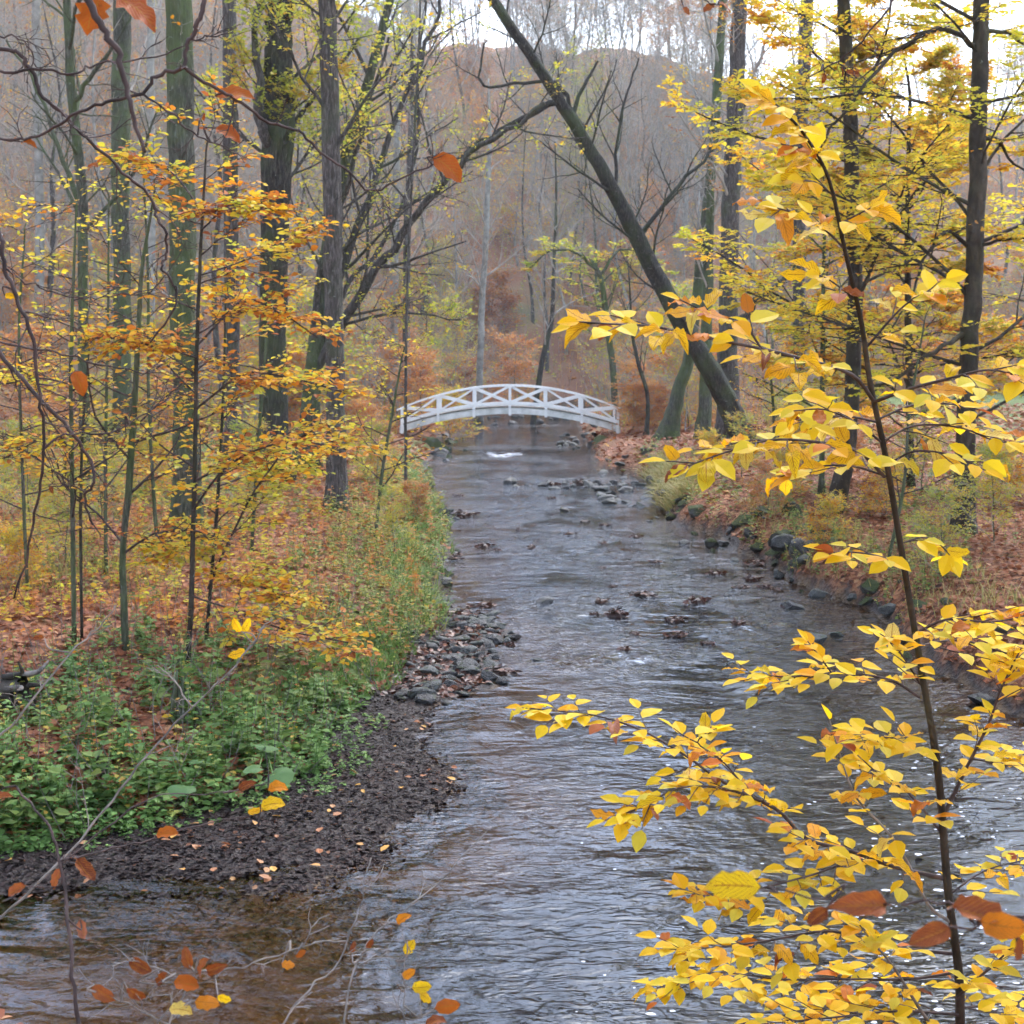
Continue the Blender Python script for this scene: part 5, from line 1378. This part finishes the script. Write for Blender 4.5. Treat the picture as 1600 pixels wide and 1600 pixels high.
for px, py, w, hr, k, lab in [
        (850, 938, 32, .45, 'wet', 'rounded dark stone alone in mid-stream'), (884, 795, 22, .3, 'wet', 'small flat dark stone in mid-stream below the weir'), (974, 990, 26, .4, 'wet', 'low dark stone left of the white splash'),
        (838, 1026, 28, .35, 'wet', 'low wedge-shaped dark stone off the tip of the stony bar'), (951, 1028, 20, .4, 'wet', 'small dark stone in the white splash'), (1068, 846, 30, .35, 'wet', 'flat stone by the undercut right bank'),
        (1238, 946, 46, .4, 'wet', 'angular flat dark stone at the right water edge'), (1246, 888, 44, .75, 'moss', 'tall mossy boulder on the right bank, left of the mossy pair'), (1284, 882, 46, .6, 'moss', 'mossy boulder beside the tall mossy boulder'),
        (1255, 903, 34, .5, 'grey', 'grey stone at the foot of the mossy boulders'), (1280, 928, 36, .6, 'grey', 'pointed grey-green stone above the angular flat stone'), (1360, 940, 42, .75, 'moss', 'mossy block at the right end of the bank stones'),
        (1334, 938, 34, .5, 'grey', 'grey block beside the mossy block on the right bank'), (1300, 905, 30, .6, 'moss', 'small mossy stone among the right bank boulders'), (1240, 852, 48, .6, 'moss', 'moss-covered hump on the right bank above the stones'),
        (1190, 846, 40, .55, 'moss', 'moss-covered hump at the lip of the dark undercut'), (1290, 850, 36, .55, 'moss', 'mossy stone among leaves right of the moss hump'), (660, 1088, 56, .4, 'grey', 'broad pale slab at the lower end of the stony bar'),
        (712, 808, 16, .4, 'wet', 'dark stone under the stranded branch by the left bank'), (745, 1008, 30, .45, 'grey', 'grey-green slab in the middle of the stony bar'), (785, 1062, 36, .4, 'wet', 'dark wedge at the outer edge of the stony bar'),
        (1540, 1095, 60, .35, 'wet', 'flat dark slab under the right bank beside the sapling'), (1215, 1000, 16, .4, 'wet', 'tiny stone in the shallows before the right bank'), (735, 975, 26, .4, 'grey', 'rough grey stone at the upper end of the stony bar')]:
    p = G(px, py, .03); Y = p[1]; W = w * Y / FPX
    z = max(float(hgt(p[0], Y)), -.03) + W * hr * .18
    stone(p[0], Y, z, W, W * g.uniform(.7, 1.1), W * hr * 1.15, k, lab, None)
stone(*P(660, 703, 56.2), 2.5, 1.6, 1.5, 'moss', 'big mossy boulder under the left end of the footbridge', name='boulder', cat='boulder', rz=.3, tilt=.05)
stone(*P(690, 712, 55.0), 1.1, .8, .6, 'wet', 'dark stone at the foot of the mossy boulder by the bridge', name='boulder', cat='boulder')
stone(*P(952, 706, 55.8), 1.6, 2.2, 1.5, 'moss', 'mossy stone block under the right end of the footbridge', name='boulder', cat='boulder', rz=.1, tilt=.05)
stone(*P(1000, 722, 50.0), 2.6, 1.4, 1.0, 'moss', 'mossy bank block jutting out right of the bridge', name='boulder', cat='boulder', rz=-.2, tilt=.05)


def strew(n, gen, sizes, kinds_, label, group, flat=(.25, .5), sink=.2):
    for i in range(n):
        x, y = gen()
        z = max(float(hgt(x, y)), -.04); w = g.uniform(*sizes)
        h = w * g.uniform(*flat)
        stone(x, y, z + h * (.5 - sink) * .6, w, w * g.uniform(.6, 1.0), h, kinds_[int(g.integers(len(kinds_)))], label, group, tilt=.2)


def bar_pt():
    while True:
        y = g.uniform(14.8, 20.2); x = g.uniform(float(Ledge(y)) + .05, float(Bedge(y)) + .15)
        if x < float(Bedge(y)) + .15 and float(Bedge(y)) - float(Ledge(y)) > .25: return x, y


strew(110, bar_pt, (.09, .32), ('grey', 'wet', 'wet'), 'wet cobble of the stony bar at the left bank', 'cobbles of the stony bar', (.25, .5))


def from_px(x0, x1, y0, y1):
    def f():
        p = G(g.uniform(x0, x1), g.uniform(y0, y1), .02); return p[0], p[1]
    return f


strew(34, from_px(790, 1010, 752, 764), (.14, .42), ('wet', 'wet', 'grey'), 'dark stone in the row of stones that crosses the stream below the bridge', 'stones of the low weir', (.4, .7), .1)
strew(46, from_px(940, 1040, 732, 790), (.16, .6), ('wet', 'grey', 'grey'), 'flat stone on the gravel spit right of the weir', 'stones of the right gravel spit', (.25, .45))
strew(26, from_px(870, 935, 678, 702), (.2, .6), ('wet', 'grey'), 'stone on the gravel under the right half of the footbridge', 'stones under the footbridge', (.35, .6))
strew(12, from_px(690, 730, 672, 720), (.2, .6), ('wet', 'moss'), 'stone on the left shore under the footbridge', 'stones on the left shore under the footbridge', (.35, .6))


def bank_pt():
    y = g.uniform(16.0, 33.0); return float(Redge(y)) + g.normal(-.05, .3), y


strew(38, bank_pt, (.08, .42), ('moss', 'wet', 'moss', 'grey'), 'stone along the foot of the right bank', 'stones at the foot of the right bank', (.45, .75), .0)


def hump_pt():
    y = g.uniform(23.0, 43.0); return float(Redge(y)) + g.uniform(.05, .35), y


strew(20, hump_pt, (.3, .75), ('moss', 'moss', 'wet'), 'moss-covered hump along the crest of the right bank', 'mossy humps of the right bank', (.45, .65), .35)


def lbank_pt():
    y = g.uniform(20.0, 45.0); return float(Ledge(y)) + g.normal(.05, .1), y


strew(24, lbank_pt, (.12, .4), ('wet', 'wet', 'moss'), 'dark stone at the water line of the left bank', 'stones at the left water line', (.4, .7))
strew(26, from_px(1000, 1240, 850, 1000), (.08, .22), ('wet',), 'small dark stone breaking the shallow water before the right bank', 'small stones in the right shallows', (.3, .5))
strew(14, from_px(720, 900, 650, 668), (.25, .7), ('wet', 'grey'), 'far stone in the stream seen through the bridge arch', 'stones beyond the bridge', (.4, .6))

# heaps of wet leaves caught on stones
def clump_mesh(seed, mat):
    g = np.random.default_rng(seed); n = 46
    a = g.uniform(0, 6.28, n); r = np.sqrt(g.uniform(0, 1, n)) * .85
    Pp = np.stack([r * np.cos(a), r * np.sin(a) * .8, .55 * (1 - r ** 2) + g.normal(0, .05, n)], 1)
    D = np.stack([np.cos(a + g.normal(0, 1, n)), np.sin(a + g.normal(0, 1, n)), g.normal(-.1, .4, n)], 1)
    N = Pp * (1, 1, .6) + np.array((0, 0, .7)) + g.normal(0, .45, (n, 3))
    mb = MB(); add_leaves(mb, Pp, D, N, g.uniform(.35, .65, n), np.clip(g.normal(.35, .25, n), 0, 1))
    aa = np.linspace(0, 6.28, 10, endpoint=False)
    V = np.vstack([np.stack([np.cos(aa) * .85, np.sin(aa) * .7, np.full(10, -.1)], 1), np.stack([np.cos(aa) * .5, np.sin(aa) * .4, np.full(10, .3)], 1), [(0, 0, .45)]])
    Q = [(i, (i + 1) % 10, 10 + (i + 1) % 10, 10 + i) for i in range(10)]; T = [(10 + i, 10 + (i + 1) % 10, 20) for i in range(10)]
    mb.add(V, Q, T, r=.15)
    for k in range(4):
        p0 = g.normal(0, .3, 3) * (1, 1, .2) + (0, 0, .3); d = unit(g.normal(0, 1, 3) * (1, .6, .25))
        mb.tube(np.array([p0 - d * .7, p0 + g.normal(0, .05, 3), p0 + d * .8]), .025, 4, r=.1)
    return mb.mesh('leaf_clump', mat)


M['leaf_soaked'] = leaf_mat('leaf_soaked', [(0, (.03, .014, .010)), (.4, (.09, .032, .018)), (.75, (.17, .06, .03)), (1, (.30, .12, .06))], 'attr', .1, .4, spec=.45)
CL = [clump_mesh(700 + i, M['leaf_soaked']) for i in range(3)]
for i, (px, py, w, hr, lab) in enumerate([(725, 806, 46, .45, 'heap of stranded twigs and leaves near the left bank below the weir'), (758, 852, 28, .5, 'small heap of brown leaves in the stream left of the centre'), (752, 946, 46, .35, 'flat raft of brown leaves off the left bank'),
                                     (963, 960, 36, .8, 'rounded heap of rust-brown leaves in mid-stream'), (1090, 939, 42, .6, 'spiky heap of brown leaves right of mid-stream'), (1055, 992, 40, .5, 'dark heap of leaves beside the right ripples'),
                                     (1004, 928, 46, .35, 'low string of leaves in mid-stream'), (1060, 964, 26, .5, 'small leaf heap between the two larger ones'), (797, 1006, 18, .8, 'tiny rusty leaf heap beside the stony bar'), (1175, 905, 30, .6, 'leaf-wrapped snag near the right bank'),
                                     (1118, 895, 30, .5, 'dark leaf heap below the undercut bank'), (1180, 880, 42, .35, 'low raft of leaves in front of the right bank stones'), (905, 757, 30, .7, 'rusty leaf heap on the weir stones'), (865, 757, 20, .7, 'small rusty leaf heap at the middle of the weir'),
                                     (700, 968, 60, .3, 'leaf drift along the upper stony bar'), (780, 1048, 60, .35, 'long leaf drift at the outer edge of the stony bar'), (1045, 762, 30, .5, 'leaf drift on the right gravel spit'), (862, 778, 16, .5, 'tiny leaf heap below the weir'), (710, 872, 26, .4, 'dark leaf drift against the left bank')]):
    p = G(px, py, .02); W = w * p[1] / FPX
    o = bpy.data.objects.new('leaf_heap', CL[i % 3]); col.objects.link(o)
    o.location = (p[0], p[1], max(float(hgt(p[0], p[1])), -.01)); o.scale = (W / 2, W / 2 * .8, W / 2 * hr * 1.3); o.rotation_euler = (0, 0, float(g.normal(0, .4)))
    tag(o, lab, 'leaf heap')

for i in range(26):
    p = G(*((g.uniform(900, 1230), g.uniform(870, 1020)) if i < 16 else (g.uniform(700, 1000), g.uniform(770, 900))), .02); W = g.uniform(.12, .32)
    if not (Bedge(p[1]) < p[0] < Redge(p[1])): continue
    o = bpy.data.objects.new('leaf_heap', CL[i % 3]); col.objects.link(o)
    o.location = (p[0], p[1], -.005); o.scale = (W / 2, W / 2 * .8, W * g.uniform(.2, .4)); o.rotation_euler = (0, 0, float(g.uniform(0, 6.28)))
    tag(o, 'small scrap of dark leaves snagged in the open stream', 'leaf heap', 'leaf scraps in the stream')

# ------------------------------------------------------------------ litter, herbs and grass
def ground_pts(n, y0, y1, xf, seed, power=1.0):
    """n points with more of them close by; xf(x, y) keeps a point"""
    g = np.random.default_rng(seed); X, Y = np.zeros(0), np.zeros(0)
    while len(X) < n:
        y = y0 * (y1 / y0) ** g.uniform(0, 1, n * 3); w = .38 * y + .6
        x = g.uniform(-1, 1, n * 3) * w
        ok = xf(x, y); X = np.concatenate([X, x[ok]]); Y = np.concatenate([Y, y[ok]])
    return X[:n], Y[:n], g


def on_left(x, y): return x < Ledge(y) - .02
def on_right(x, y): return x > Redge(y) + .05


def litter(name, label, n, y0, y1, xf, seed, mat, size, lift=.012, tilt=.35, mean=.45, sd=.22):
    x, y, g = ground_pts(n, y0, y1, xf, seed)
    z = hgt(x, y) + lift
    a = g.uniform(0, 6.28, n)
    mb = MB()
    sc = np.clip(y / 22, 1, 2.6)
    add_leaves(mb, np.stack([x, y, z], 1), np.stack([np.cos(a), np.sin(a), g.normal(0.1, .25, n)], 1), np.array((0, 0, 1.0)) + g.normal(0, tilt, (n, 3)), size * g.uniform(.7, 1.3, n) * sc,
               np.clip(g.normal(mean, sd, n) + .18 * fbm(x, y, 1.5, seed, 2), 0, 1), 'hex', 1.15)
    return tag(mb.obj(name, M[mat]), label, 'leaf litter', kind='stuff')


litter('leaf_litter', 'red-brown fallen leaves covering the left bank', 30000, 8.6, 80, lambda x, y: on_left(x, y) & (np.abs(x) < .37 * y + .5), 801, 'leaf_dry', .085)
litter('leaf_litter', 'red-brown fallen leaves covering the right bank', 21000, 13.5, 80, lambda x, y: on_right(x, y) & (np.abs(x) < .37 * y + .5), 802, 'leaf_dry', .085, mean=.42)
litter('leaf_litter', 'curled dry leaves on the near bank in the lower left corner', 500, 4.4, 6.2, lambda x, y: (x < -1.35) & (x > -3.2), 803, 'leaf_dry', .085, .02, .6, .6)
litter('wet_leaf_mat', 'black mat of soaked leaves on the muddy shore', 19000, 8.5, 15.2, lambda x, y: ((x > Ledge(y) - .35) & (x < Bedge(y) + .55)) | ((y < 9.7) & (x < -.2) & (np.sin(x * 57 + y * 91) > -.9 + 1.6 * (9.7 - y))), 804, 'leaf_wet', .043, .001, .14, .42, .2)
litter('wet_leaf_mat', 'soaked leaves lying in the stony bar', 1300, 15.0, 20.5, lambda x, y: (x > Ledge(y) - .1) & (x < Bedge(y)), 805, 'leaf_soaked', .075, .012, .5, .45, .25)
litter('scattered_leaves', 'pale fallen leaves dotted over the muddy shore', 100, 9.0, 14.5, lambda x, y: (x > Ledge(y) - .2) & (x < Bedge(y) + .15), 806, 'leaf_dry', .065, .022, .25, .85, .1)
litter('scattered_leaves', 'yellow leaves sprinkled on the left bank litter', 700, 12, 45, lambda x, y: on_left(x, y) & (np.abs(x) < .37 * y + .5), 807, 'leaf_gold', .075, .03, .4, .4)


def herbs(name, label, n, y0, y1, xf, seed, mat, leaf, height, per=10, sd=.2, mean=.45, shape='hex', cat='ground plants'):
    x, y, g = ground_pts(n, y0, y1, xf, seed)
    z = hgt(x, y); H = height * g.uniform(.3, 1.3, n) ** 1.4 * (1 + .7 * fbm(x, y, .9, seed, 2))
    mb = MB()
    lean = g.normal(0, .18, (n, 2)); pm = np.clip(mean + .25 * fbm(x, y, 1.1, seed + 5, 2) + g.normal(0, .08, n), 0, 1)
    top = np.stack([x + lean[:, 0] * H, y + lean[:, 1] * H, z + H], 1); bot = np.stack([x, y, z - .02], 1)
    tubes(mb, np.stack([bot, (bot + top) / 2 + g.normal(0, .01, (n, 3)), top], 1), np.full((n, 3), .0022 if y1 < 60 else .007), 3)
    mb.rq[-1] = np.zeros(len(mb.Q[-1]))
    t = np.repeat(np.linspace(.25, 1, per)[None], n, 0) + g.normal(0, .05, (n, per)); a = g.uniform(0, 6.28, (n, 1)) + np.arange(per)[None] * 2.0 + g.normal(0, .4, (n, per))
    Pp = bot[:, None] * (1 - t[..., None]) + top[:, None] * t[..., None]
    D = np.stack([np.cos(a), np.sin(a), g.uniform(-.35, .35, (n, per))], -1)
    N = np.array((0, 0, 1.0)) + g.normal(0, .3, (n, per, 3))
    sc = (np.clip(y / 20, 1, 1.7) if y1 < 60 else np.ones(n))[:, None]
    L = leaf * g.uniform(.6, 1.25, (n, per)) * (1.15 - .35 * t) * sc
    r = np.clip(pm[:, None] + g.normal(0, sd * .6, (n, per)), 0, 1)
    add_leaves(mb, Pp.reshape(-1, 3), D.reshape(-1, 3), N.reshape(-1, 3), L.ravel(), r.ravel(), shape, 1.1)
    return tag(mb.obj(name, M[mat]), label, cat, kind='stuff')


def grass(name, label, n, y0, y1, xf, seed, mat, h, mean=.5, hang=0.0):
    x, y, g = ground_pts(n, y0, y1, xf, seed)
    z = hgt(x, y); a = g.uniform(0, 6.28, n)
    D = np.stack([np.cos(a) * .55 - hang, np.sin(a) * .55, np.full(n, 1.0 - abs(hang) * .6)], 1)
    mb = MB(); N = np.stack([-np.cos(a), -np.sin(a), np.full(n, .6)], 1)
    N[:, 2] += .2
    r = np.clip(g.normal(mean, .25, n), 0, 1)
    D = unit(D); Nn = unit(N - D * (N * D).sum(1, keepdims=True)); S = np.cross(D, Nn); L = h * g.uniform(.5, 1.3, n)
    w = np.clip(y / 14, 1, 2.2) * .0045
    tip = np.stack([np.cos(a), np.sin(a), np.zeros(n)], 1) * .35 - np.array((hang * .5, 0, .12 + abs(hang) * .8))
    p0 = np.stack([x, y, z - .01], 1); p1 = p0 + D * (L * .55)[:, None]; p2 = p1 + unit(D + tip) * (L * .5)[:, None]
    V = np.stack([p0 - S * w[:, None], p0 + S * w[:, None], p1 + S * w[:, None] * .8, p1 - S * w[:, None] * .8, p2], 1)
    i = np.arange(n)[:, None] * 5
    mb.add(V.reshape(-1, 3), Q=i + np.array([[0, 1, 2, 3]]), T=i + np.array([[3, 2, 4]]), r=r)
    return tag(mb.obj(name, M[mat]), label, 'grass', kind='stuff')


dL = lambda x, y: Ledge(y) - x
herbs('nettles', 'fresh green low plants on the left shore above the mud', 640, 9.6, 14.6, lambda x, y: (dL(x, y) > -.12) & (dL(x, y) < 1.1 + .5 * fbm(x, y, 1.6, 61, 2)) & (fbm(x, y, .8, 68, 2) > -.3), 820, 'herb', .075, .18, 9)
herbs('nettles', 'patchy green plants farther up the left shore', 500, 10, 16, lambda x, y: (dL(x, y) > 1.0) & (dL(x, y) < 2.8) & (fbm(x, y, 1.2, 62, 2) > .1), 821, 'herb', .07, .22, 9)
herbs('bank_herbs', 'pale green and yellow herbs along the crest of the left bank', 1000, 16.5, 44, lambda x, y: (dL(x, y) > -.06) & (dL(x, y) < 1.7 + .5 * fbm(x, y, 2.5, 63, 2)), 822, 'herb_pale', .06, .36, 10, .3, .5)
herbs('bank_herbs', 'mixed green and rusty herbs under the trees of the left bank', 800, 17, 50, lambda x, y: (dL(x, y) > 1.5) & (np.abs(x) < .37 * y + .4) & (fbm(x, y, 3.0, 64, 2) > -.05), 823, 'herb_pale', .06, .32, 9, .3, .5)
herbs('bank_herbs', 'green herbs under the yellow bushes of the right bank', 650, 17, 48, lambda x, y: (x > Redge(y) + 1.2) & (x < .37 * y + .4) & (fbm(x, y, 3.0, 65, 2) > .12), 824, 'herb_pale', .06, .32, 9, .3, .3)
herbs('bank_herbs', 'rusty dead ferns and stalks on the left bank', 1200, 16, 46, lambda x, y: (dL(x, y) > .2) & (np.abs(x) < .37 * y + .4) & (fbm(x, y, 2.0, 67, 2) > .05), 826, 'leaf_rust', .07, .34, 9, .3, .6)
herbs('bank_herbs', 'lemon-green low herbs in the glade under the left trees', 450, 16, 40, lambda x, y: (dL(x, y) > 2.2) & (np.abs(x) < .37 * y + .4) & (fbm(x, y, 3.5, 72, 2) > -.25), 827, 'leaf_lemon', .07, .3, 9, .3, .25)
herbs('nettles', 'larger-leaved pale plants between the low green ones on the left shore', 130, 9.8, 15.0, lambda x, y: (dL(x, y) > .0) & (dL(x, y) < 1.9), 828, 'herb_pale', .12, .32, 7, .2, .18)
herbs('nettles', 'yellowing herbs scattered on the left shore', 170, 9.8, 16.0, lambda x, y: (dL(x, y) > .1) & (dL(x, y) < 2.6), 829, 'herb_pale', .055, .42, 9, .3, .7)
x, y, g2 = ground_pts(260, 9.8, 18, lambda x, y: (dL(x, y) > -.1) & (dL(x, y) < 3.2), 850)
b0 = np.stack([x, y, hgt(x, y)], 1); h2 = g2.uniform(.15, .7, len(x)); tp = b0 + np.stack([g2.normal(0, .35, len(x)) * h2, g2.normal(0, .35, len(x)) * h2, h2], 1)
mb = MB(); tubes(mb, np.stack([b0, (b0 + tp) / 2 + g2.normal(0, .02, b0.shape), tp], 1), np.repeat(np.array([[.004, .003, .0015]]), len(x), 0), 4)
tag(mb.obj('dead_stalks', M['twig_pale']), 'dry pale stalks sticking up among the left shore plants', 'stalks', kind='stuff')
herbs('bank_herbs', 'green and yellow plants overhanging the right bank edge', 420, 19, 46, lambda x, y: (x > Redge(y) + .0) & (x < Redge(y) + 1.3), 835, 'herb_pale', .06, .3, 9, .3, .45)
herbs('water_herbs', 'low cress-like plants creeping onto the mud', 260, 9.6, 14.2, lambda x, y: (dL(x, y) > -.5) & (dL(x, y) < .1), 825, 'herb', .04, .07, 8)
grass('grass', 'lush green grass tufts at the left water edge beside the stony bar', 2800, 14.0, 18.0, lambda x, y: (dL(x, y) > -.03) & (dL(x, y) < .7) & (fbm(x, y, .7, 71, 2) > -.2), 830, 'grass', .15, .35)
grass('grass', 'grass fringe along the left bank of the stream', 1300, 18, 46, lambda x, y: (dL(x, y) > -.1) & (dL(x, y) < .7), 831, 'grass', .34, .6, -.25)
grass('grass', 'straw-coloured grass hanging over the right bank', 2200, 33, 43, lambda x, y: (x > Redge(y) - .02) & (x < Redge(y) + .6), 832, 'grass_dry', .5, .5, .5)
grass('grass', 'pale grass in the glade under the left trees', 4200, 17, 55, lambda x, y: (dL(x, y) > 3.0) & (np.abs(x) < .37 * y + .4) & (fbm(x, y, 4, 66, 2) > -.1), 833, 'grass_dry', .3, .35)
grass('grass', 'thin grass among the right bank stones', 700, 17, 30, lambda x, y: (x > Redge(y) + .1) & (x < Redge(y) + 1.2), 834, 'grass_dry', .28, .5)

def far_ok(x, y): return ((x < Ledge(y) - .8) | (x > Redge(y) + .8) | (y > 107)) & ~((x > 12) & (y < 95))


for lab, mat, n, h, lf, sd, y0_, y1_ in (('rusty undergrowth on the valley floor round the bridge', 'leaf_rust', 2200, 1.1, .15, 840, 56, 105), ('olive undergrowth on the valley floor round the bridge', 'leaf_green', 1500, 1.2, .15, 841, 56, 105),
                                          ('rusty undergrowth all over the far slopes', 'leaf_rust', 6500, 2.0, .24, 843, 104, 215), ('olive undergrowth all over the far slopes', 'leaf_green', 4500, 2.4, .24, 844, 104, 215)):
    herbs('undergrowth', lab, n, y0_, y1_, lambda x, y, sd=sd: far_ok(x, y) & (fbm(x, y, 14, sd, 2) > -.25), sd, mat, lf, h, 9, .3, .55, 'dia', 'undergrowth')
x, y, g2 = ground_pts(8000, 60, 215, far_ok, 842)
mb = MB(); b0 = np.stack([x, y, hgt(x, y)], 1)
h2 = g2.uniform(.8, 3.6, len(x)); ln2 = g2.normal(0, .22, (len(x), 2))
tp = b0 + np.stack([ln2[:, 0] * h2, ln2[:, 1] * h2, h2], 1)
tubes(mb, np.stack([b0, (b0 + tp) / 2 + g2.normal(0, .08, b0.shape), tp], 1), np.repeat(np.array([[.014, .010, .005]]), len(x), 0), 3)
for k_ in range(3):
    t_ = g2.uniform(.3, .9, (len(x), 1)); q_ = b0 * (1 - t_) + tp * t_
    e_ = q_ + g2.normal(0, .28, b0.shape) * h2[:, None] * .6 + np.array((0, 0, .35)) * h2[:, None] * .5
    tubes(mb, np.stack([q_, e_], 1), np.repeat(np.array([[.008, .004]]), len(x), 0), 3)
tag(mb.obj('undergrowth', M['twig_far']), 'bare grey saplings and stalks filling the far wood', 'undergrowth', kind='stuff')

# broad-leaved plants on the left shore
def broad_leaf():
    n = 14; V, Q, T = [(0, 0, .05)], [], []
    a = np.linspace(-math.pi * .93, math.pi * .93, n)
    for k in (.55, 1.0):
        for q in a:
            r = k * (.62 + .38 * math.cos(q / 2)) * (1 + .04 * math.sin(q * 7))
            V.append((r * math.sin(q) * .62, r * math.cos(q) * .62 + .1, .05 + .1 * k * abs(math.sin(q)) - .16 * k * k + .02 * math.sin(q * 5)))
    for i in range(n - 1):
        T.append((0, 1 + i, 2 + i)); Q.append((1 + i, 1 + n + i, 2 + n + i, 2 + i))
    mb = MB(); mb.add(V, Q, T)
    return mb.mesh('leaf', M['burdock'], smooth_=True)


BL = broad_leaf()
for lab, items in (('broad-leaved plant with a big pale leaf at the edge of the mud', [(415, 1168, .19, 80, -1.6), (430, 1212, .2, -30, -.6), (402, 1200, .15, 200, -.4)]), ('broad-leaved plant half hidden among the green shore plants', [(288, 1230, .19, 250, -.9), (268, 1185, .17, 130, -.5), (305, 1190, .15, 30, -.5)])):
    c = G(items[0][0], items[0][1] + 20, .12); c[2] = float(hgt(c[0], c[1]))
    root = thing('broad_leaved_plant', lab, 'plant', c)
    for px, py, L, an, tl in items:
        p = G(px, py, c[2] + .28)
        d = unit((math.cos(math.radians(an)), math.sin(math.radians(an)), -.1)); n = unit(np.array((0, tl, 1.0)) + g.normal(0, .25, 3))
        mb = MB(); q = p - np.array(d) * L * .1
        mb.tube(np.array([c + g.normal(0, .02, 3) * (1, 1, 0), (c + q) / 2 + (0, 0, .04), q]), .005, 5); mb.obj('stalk', M['herb'], root, True)
        put_leaf(root, BL, p - c, d, n, L)

# mossy snags, a hollow log, a lying trunk
def snag(label, px, py, hpx, wpx, seed):
    g = np.random.default_rng(seed); p = G(px, py, .3); p[2] = float(hgt(p[0], p[1]))
    h, w = hpx * p[1] / FPX, wpx * p[1] / FPX
    root = thing('mossy_stump', label, 'stump', p)
    for k in range(5):
        a = g.uniform(0, 6.28); q = p + np.array((math.cos(a), math.sin(a), 0)) * w * .25
        hh = h * g.uniform(.45, 1.0)
        pts = np.array([q - (0, 0, .05), q + np.array((g.normal(0, .02), g.normal(0, .02), hh * .5)), q + np.array((g.normal(0, .03), g.normal(0, .03), hh))])
        mb = MB(); mb.tube(smooth(pts, 3), np.linspace(w * .32, w * .06, 7), 7, True); mb.obj('splinter', M['bark_moss'], root, True)


snag('jagged mossy stump standing in the green plants of the left shore', 280, 1150, 88, 26, 1)
snag('small dark jagged stump beside the taller mossy stump', 308, 1150, 50, 14, 2)
snag('short rotten stump at the left among the shore plants', 160, 1215, 60, 14, 3)
hp = G(10, 1112, .55); hp[2] = float(hgt(hp[0], hp[1])) + .16
lg = thing('hollow_log', 'dark hollow log end lying at the left edge above the shore', 'log', hp)
mb = MB(); mb.tube(np.array([hp + (.14, -.06, 0), hp + (-.3, .05, .02), hp + (-.9, .25, .05)]), np.array([.13, .15, .16]), 16); mb.tube(np.array([hp + (.139, -.06, 0), hp + (-.3, .05, .02)]), np.array([.10, .09]), 16)
for V_ in mb.V: V_ += .035 * np.stack([fbm(V_[:, 0] * 3, V_[:, 2] * 3, .6, k_, 3) for k_ in (5, 6, 7)], 1)
mb.obj('bark', M['log'], lg, True)
for k_ in range(7):
    a_ = k_ * .95; e_ = hp + np.array((.15, -.08, 0)) + np.array((.1 + .1 * math.sin(k_ * 2), .3 * math.cos(a_), .3 * math.sin(a_)))
    mb = MB(); mb.tube(smooth(np.array([hp + (.0, 0, 0) + np.array((0, .13 * math.cos(a_), .13 * math.sin(a_))), (hp + e_) / 2 + (.08, 0, .03), e_]), 4), np.linspace(.035, .008, 9), 6); mb.obj('root', M['twig_pale'] if k_ % 2 else M['log'], lg, True)
lp0 = P(-30, 634, 60); lp0[2] = float(hgt(lp0[0], 60)) + .2
lg = thing('fallen_trunk', 'fallen trunk lying on the forest floor far left', 'log', lp0)
mb = MB(); mb.tube(np.array([lp0 + (-2.5, 1, .1), lp0, lp0 + (1.6, -.3, -.05)]), np.array([.22, .2, .16]), 10, True); mb.obj('trunk', M['bark_grey'], lg, True)

# ------------------------------------------------------------------ the damp air of the valley
hz = MB(); hz.box((0, 140, 63), (205, 190, 67))
haze = hz.obj('haze', None)
tag(haze, kind='stuff')
m, n_, l_, out_ = newmat('valley_haze')
pv = n_.new("ShaderNodeVolumePrincipled")
pv.inputs['Color'].default_value = (.92, .95, 1.0, 1); pv.inputs['Density'].default_value = .0005; pv.inputs['Anisotropy'].default_value = .0
l_.new(pv.outputs[0], out_.inputs['Volume'])
haze.data.materials.append(m)
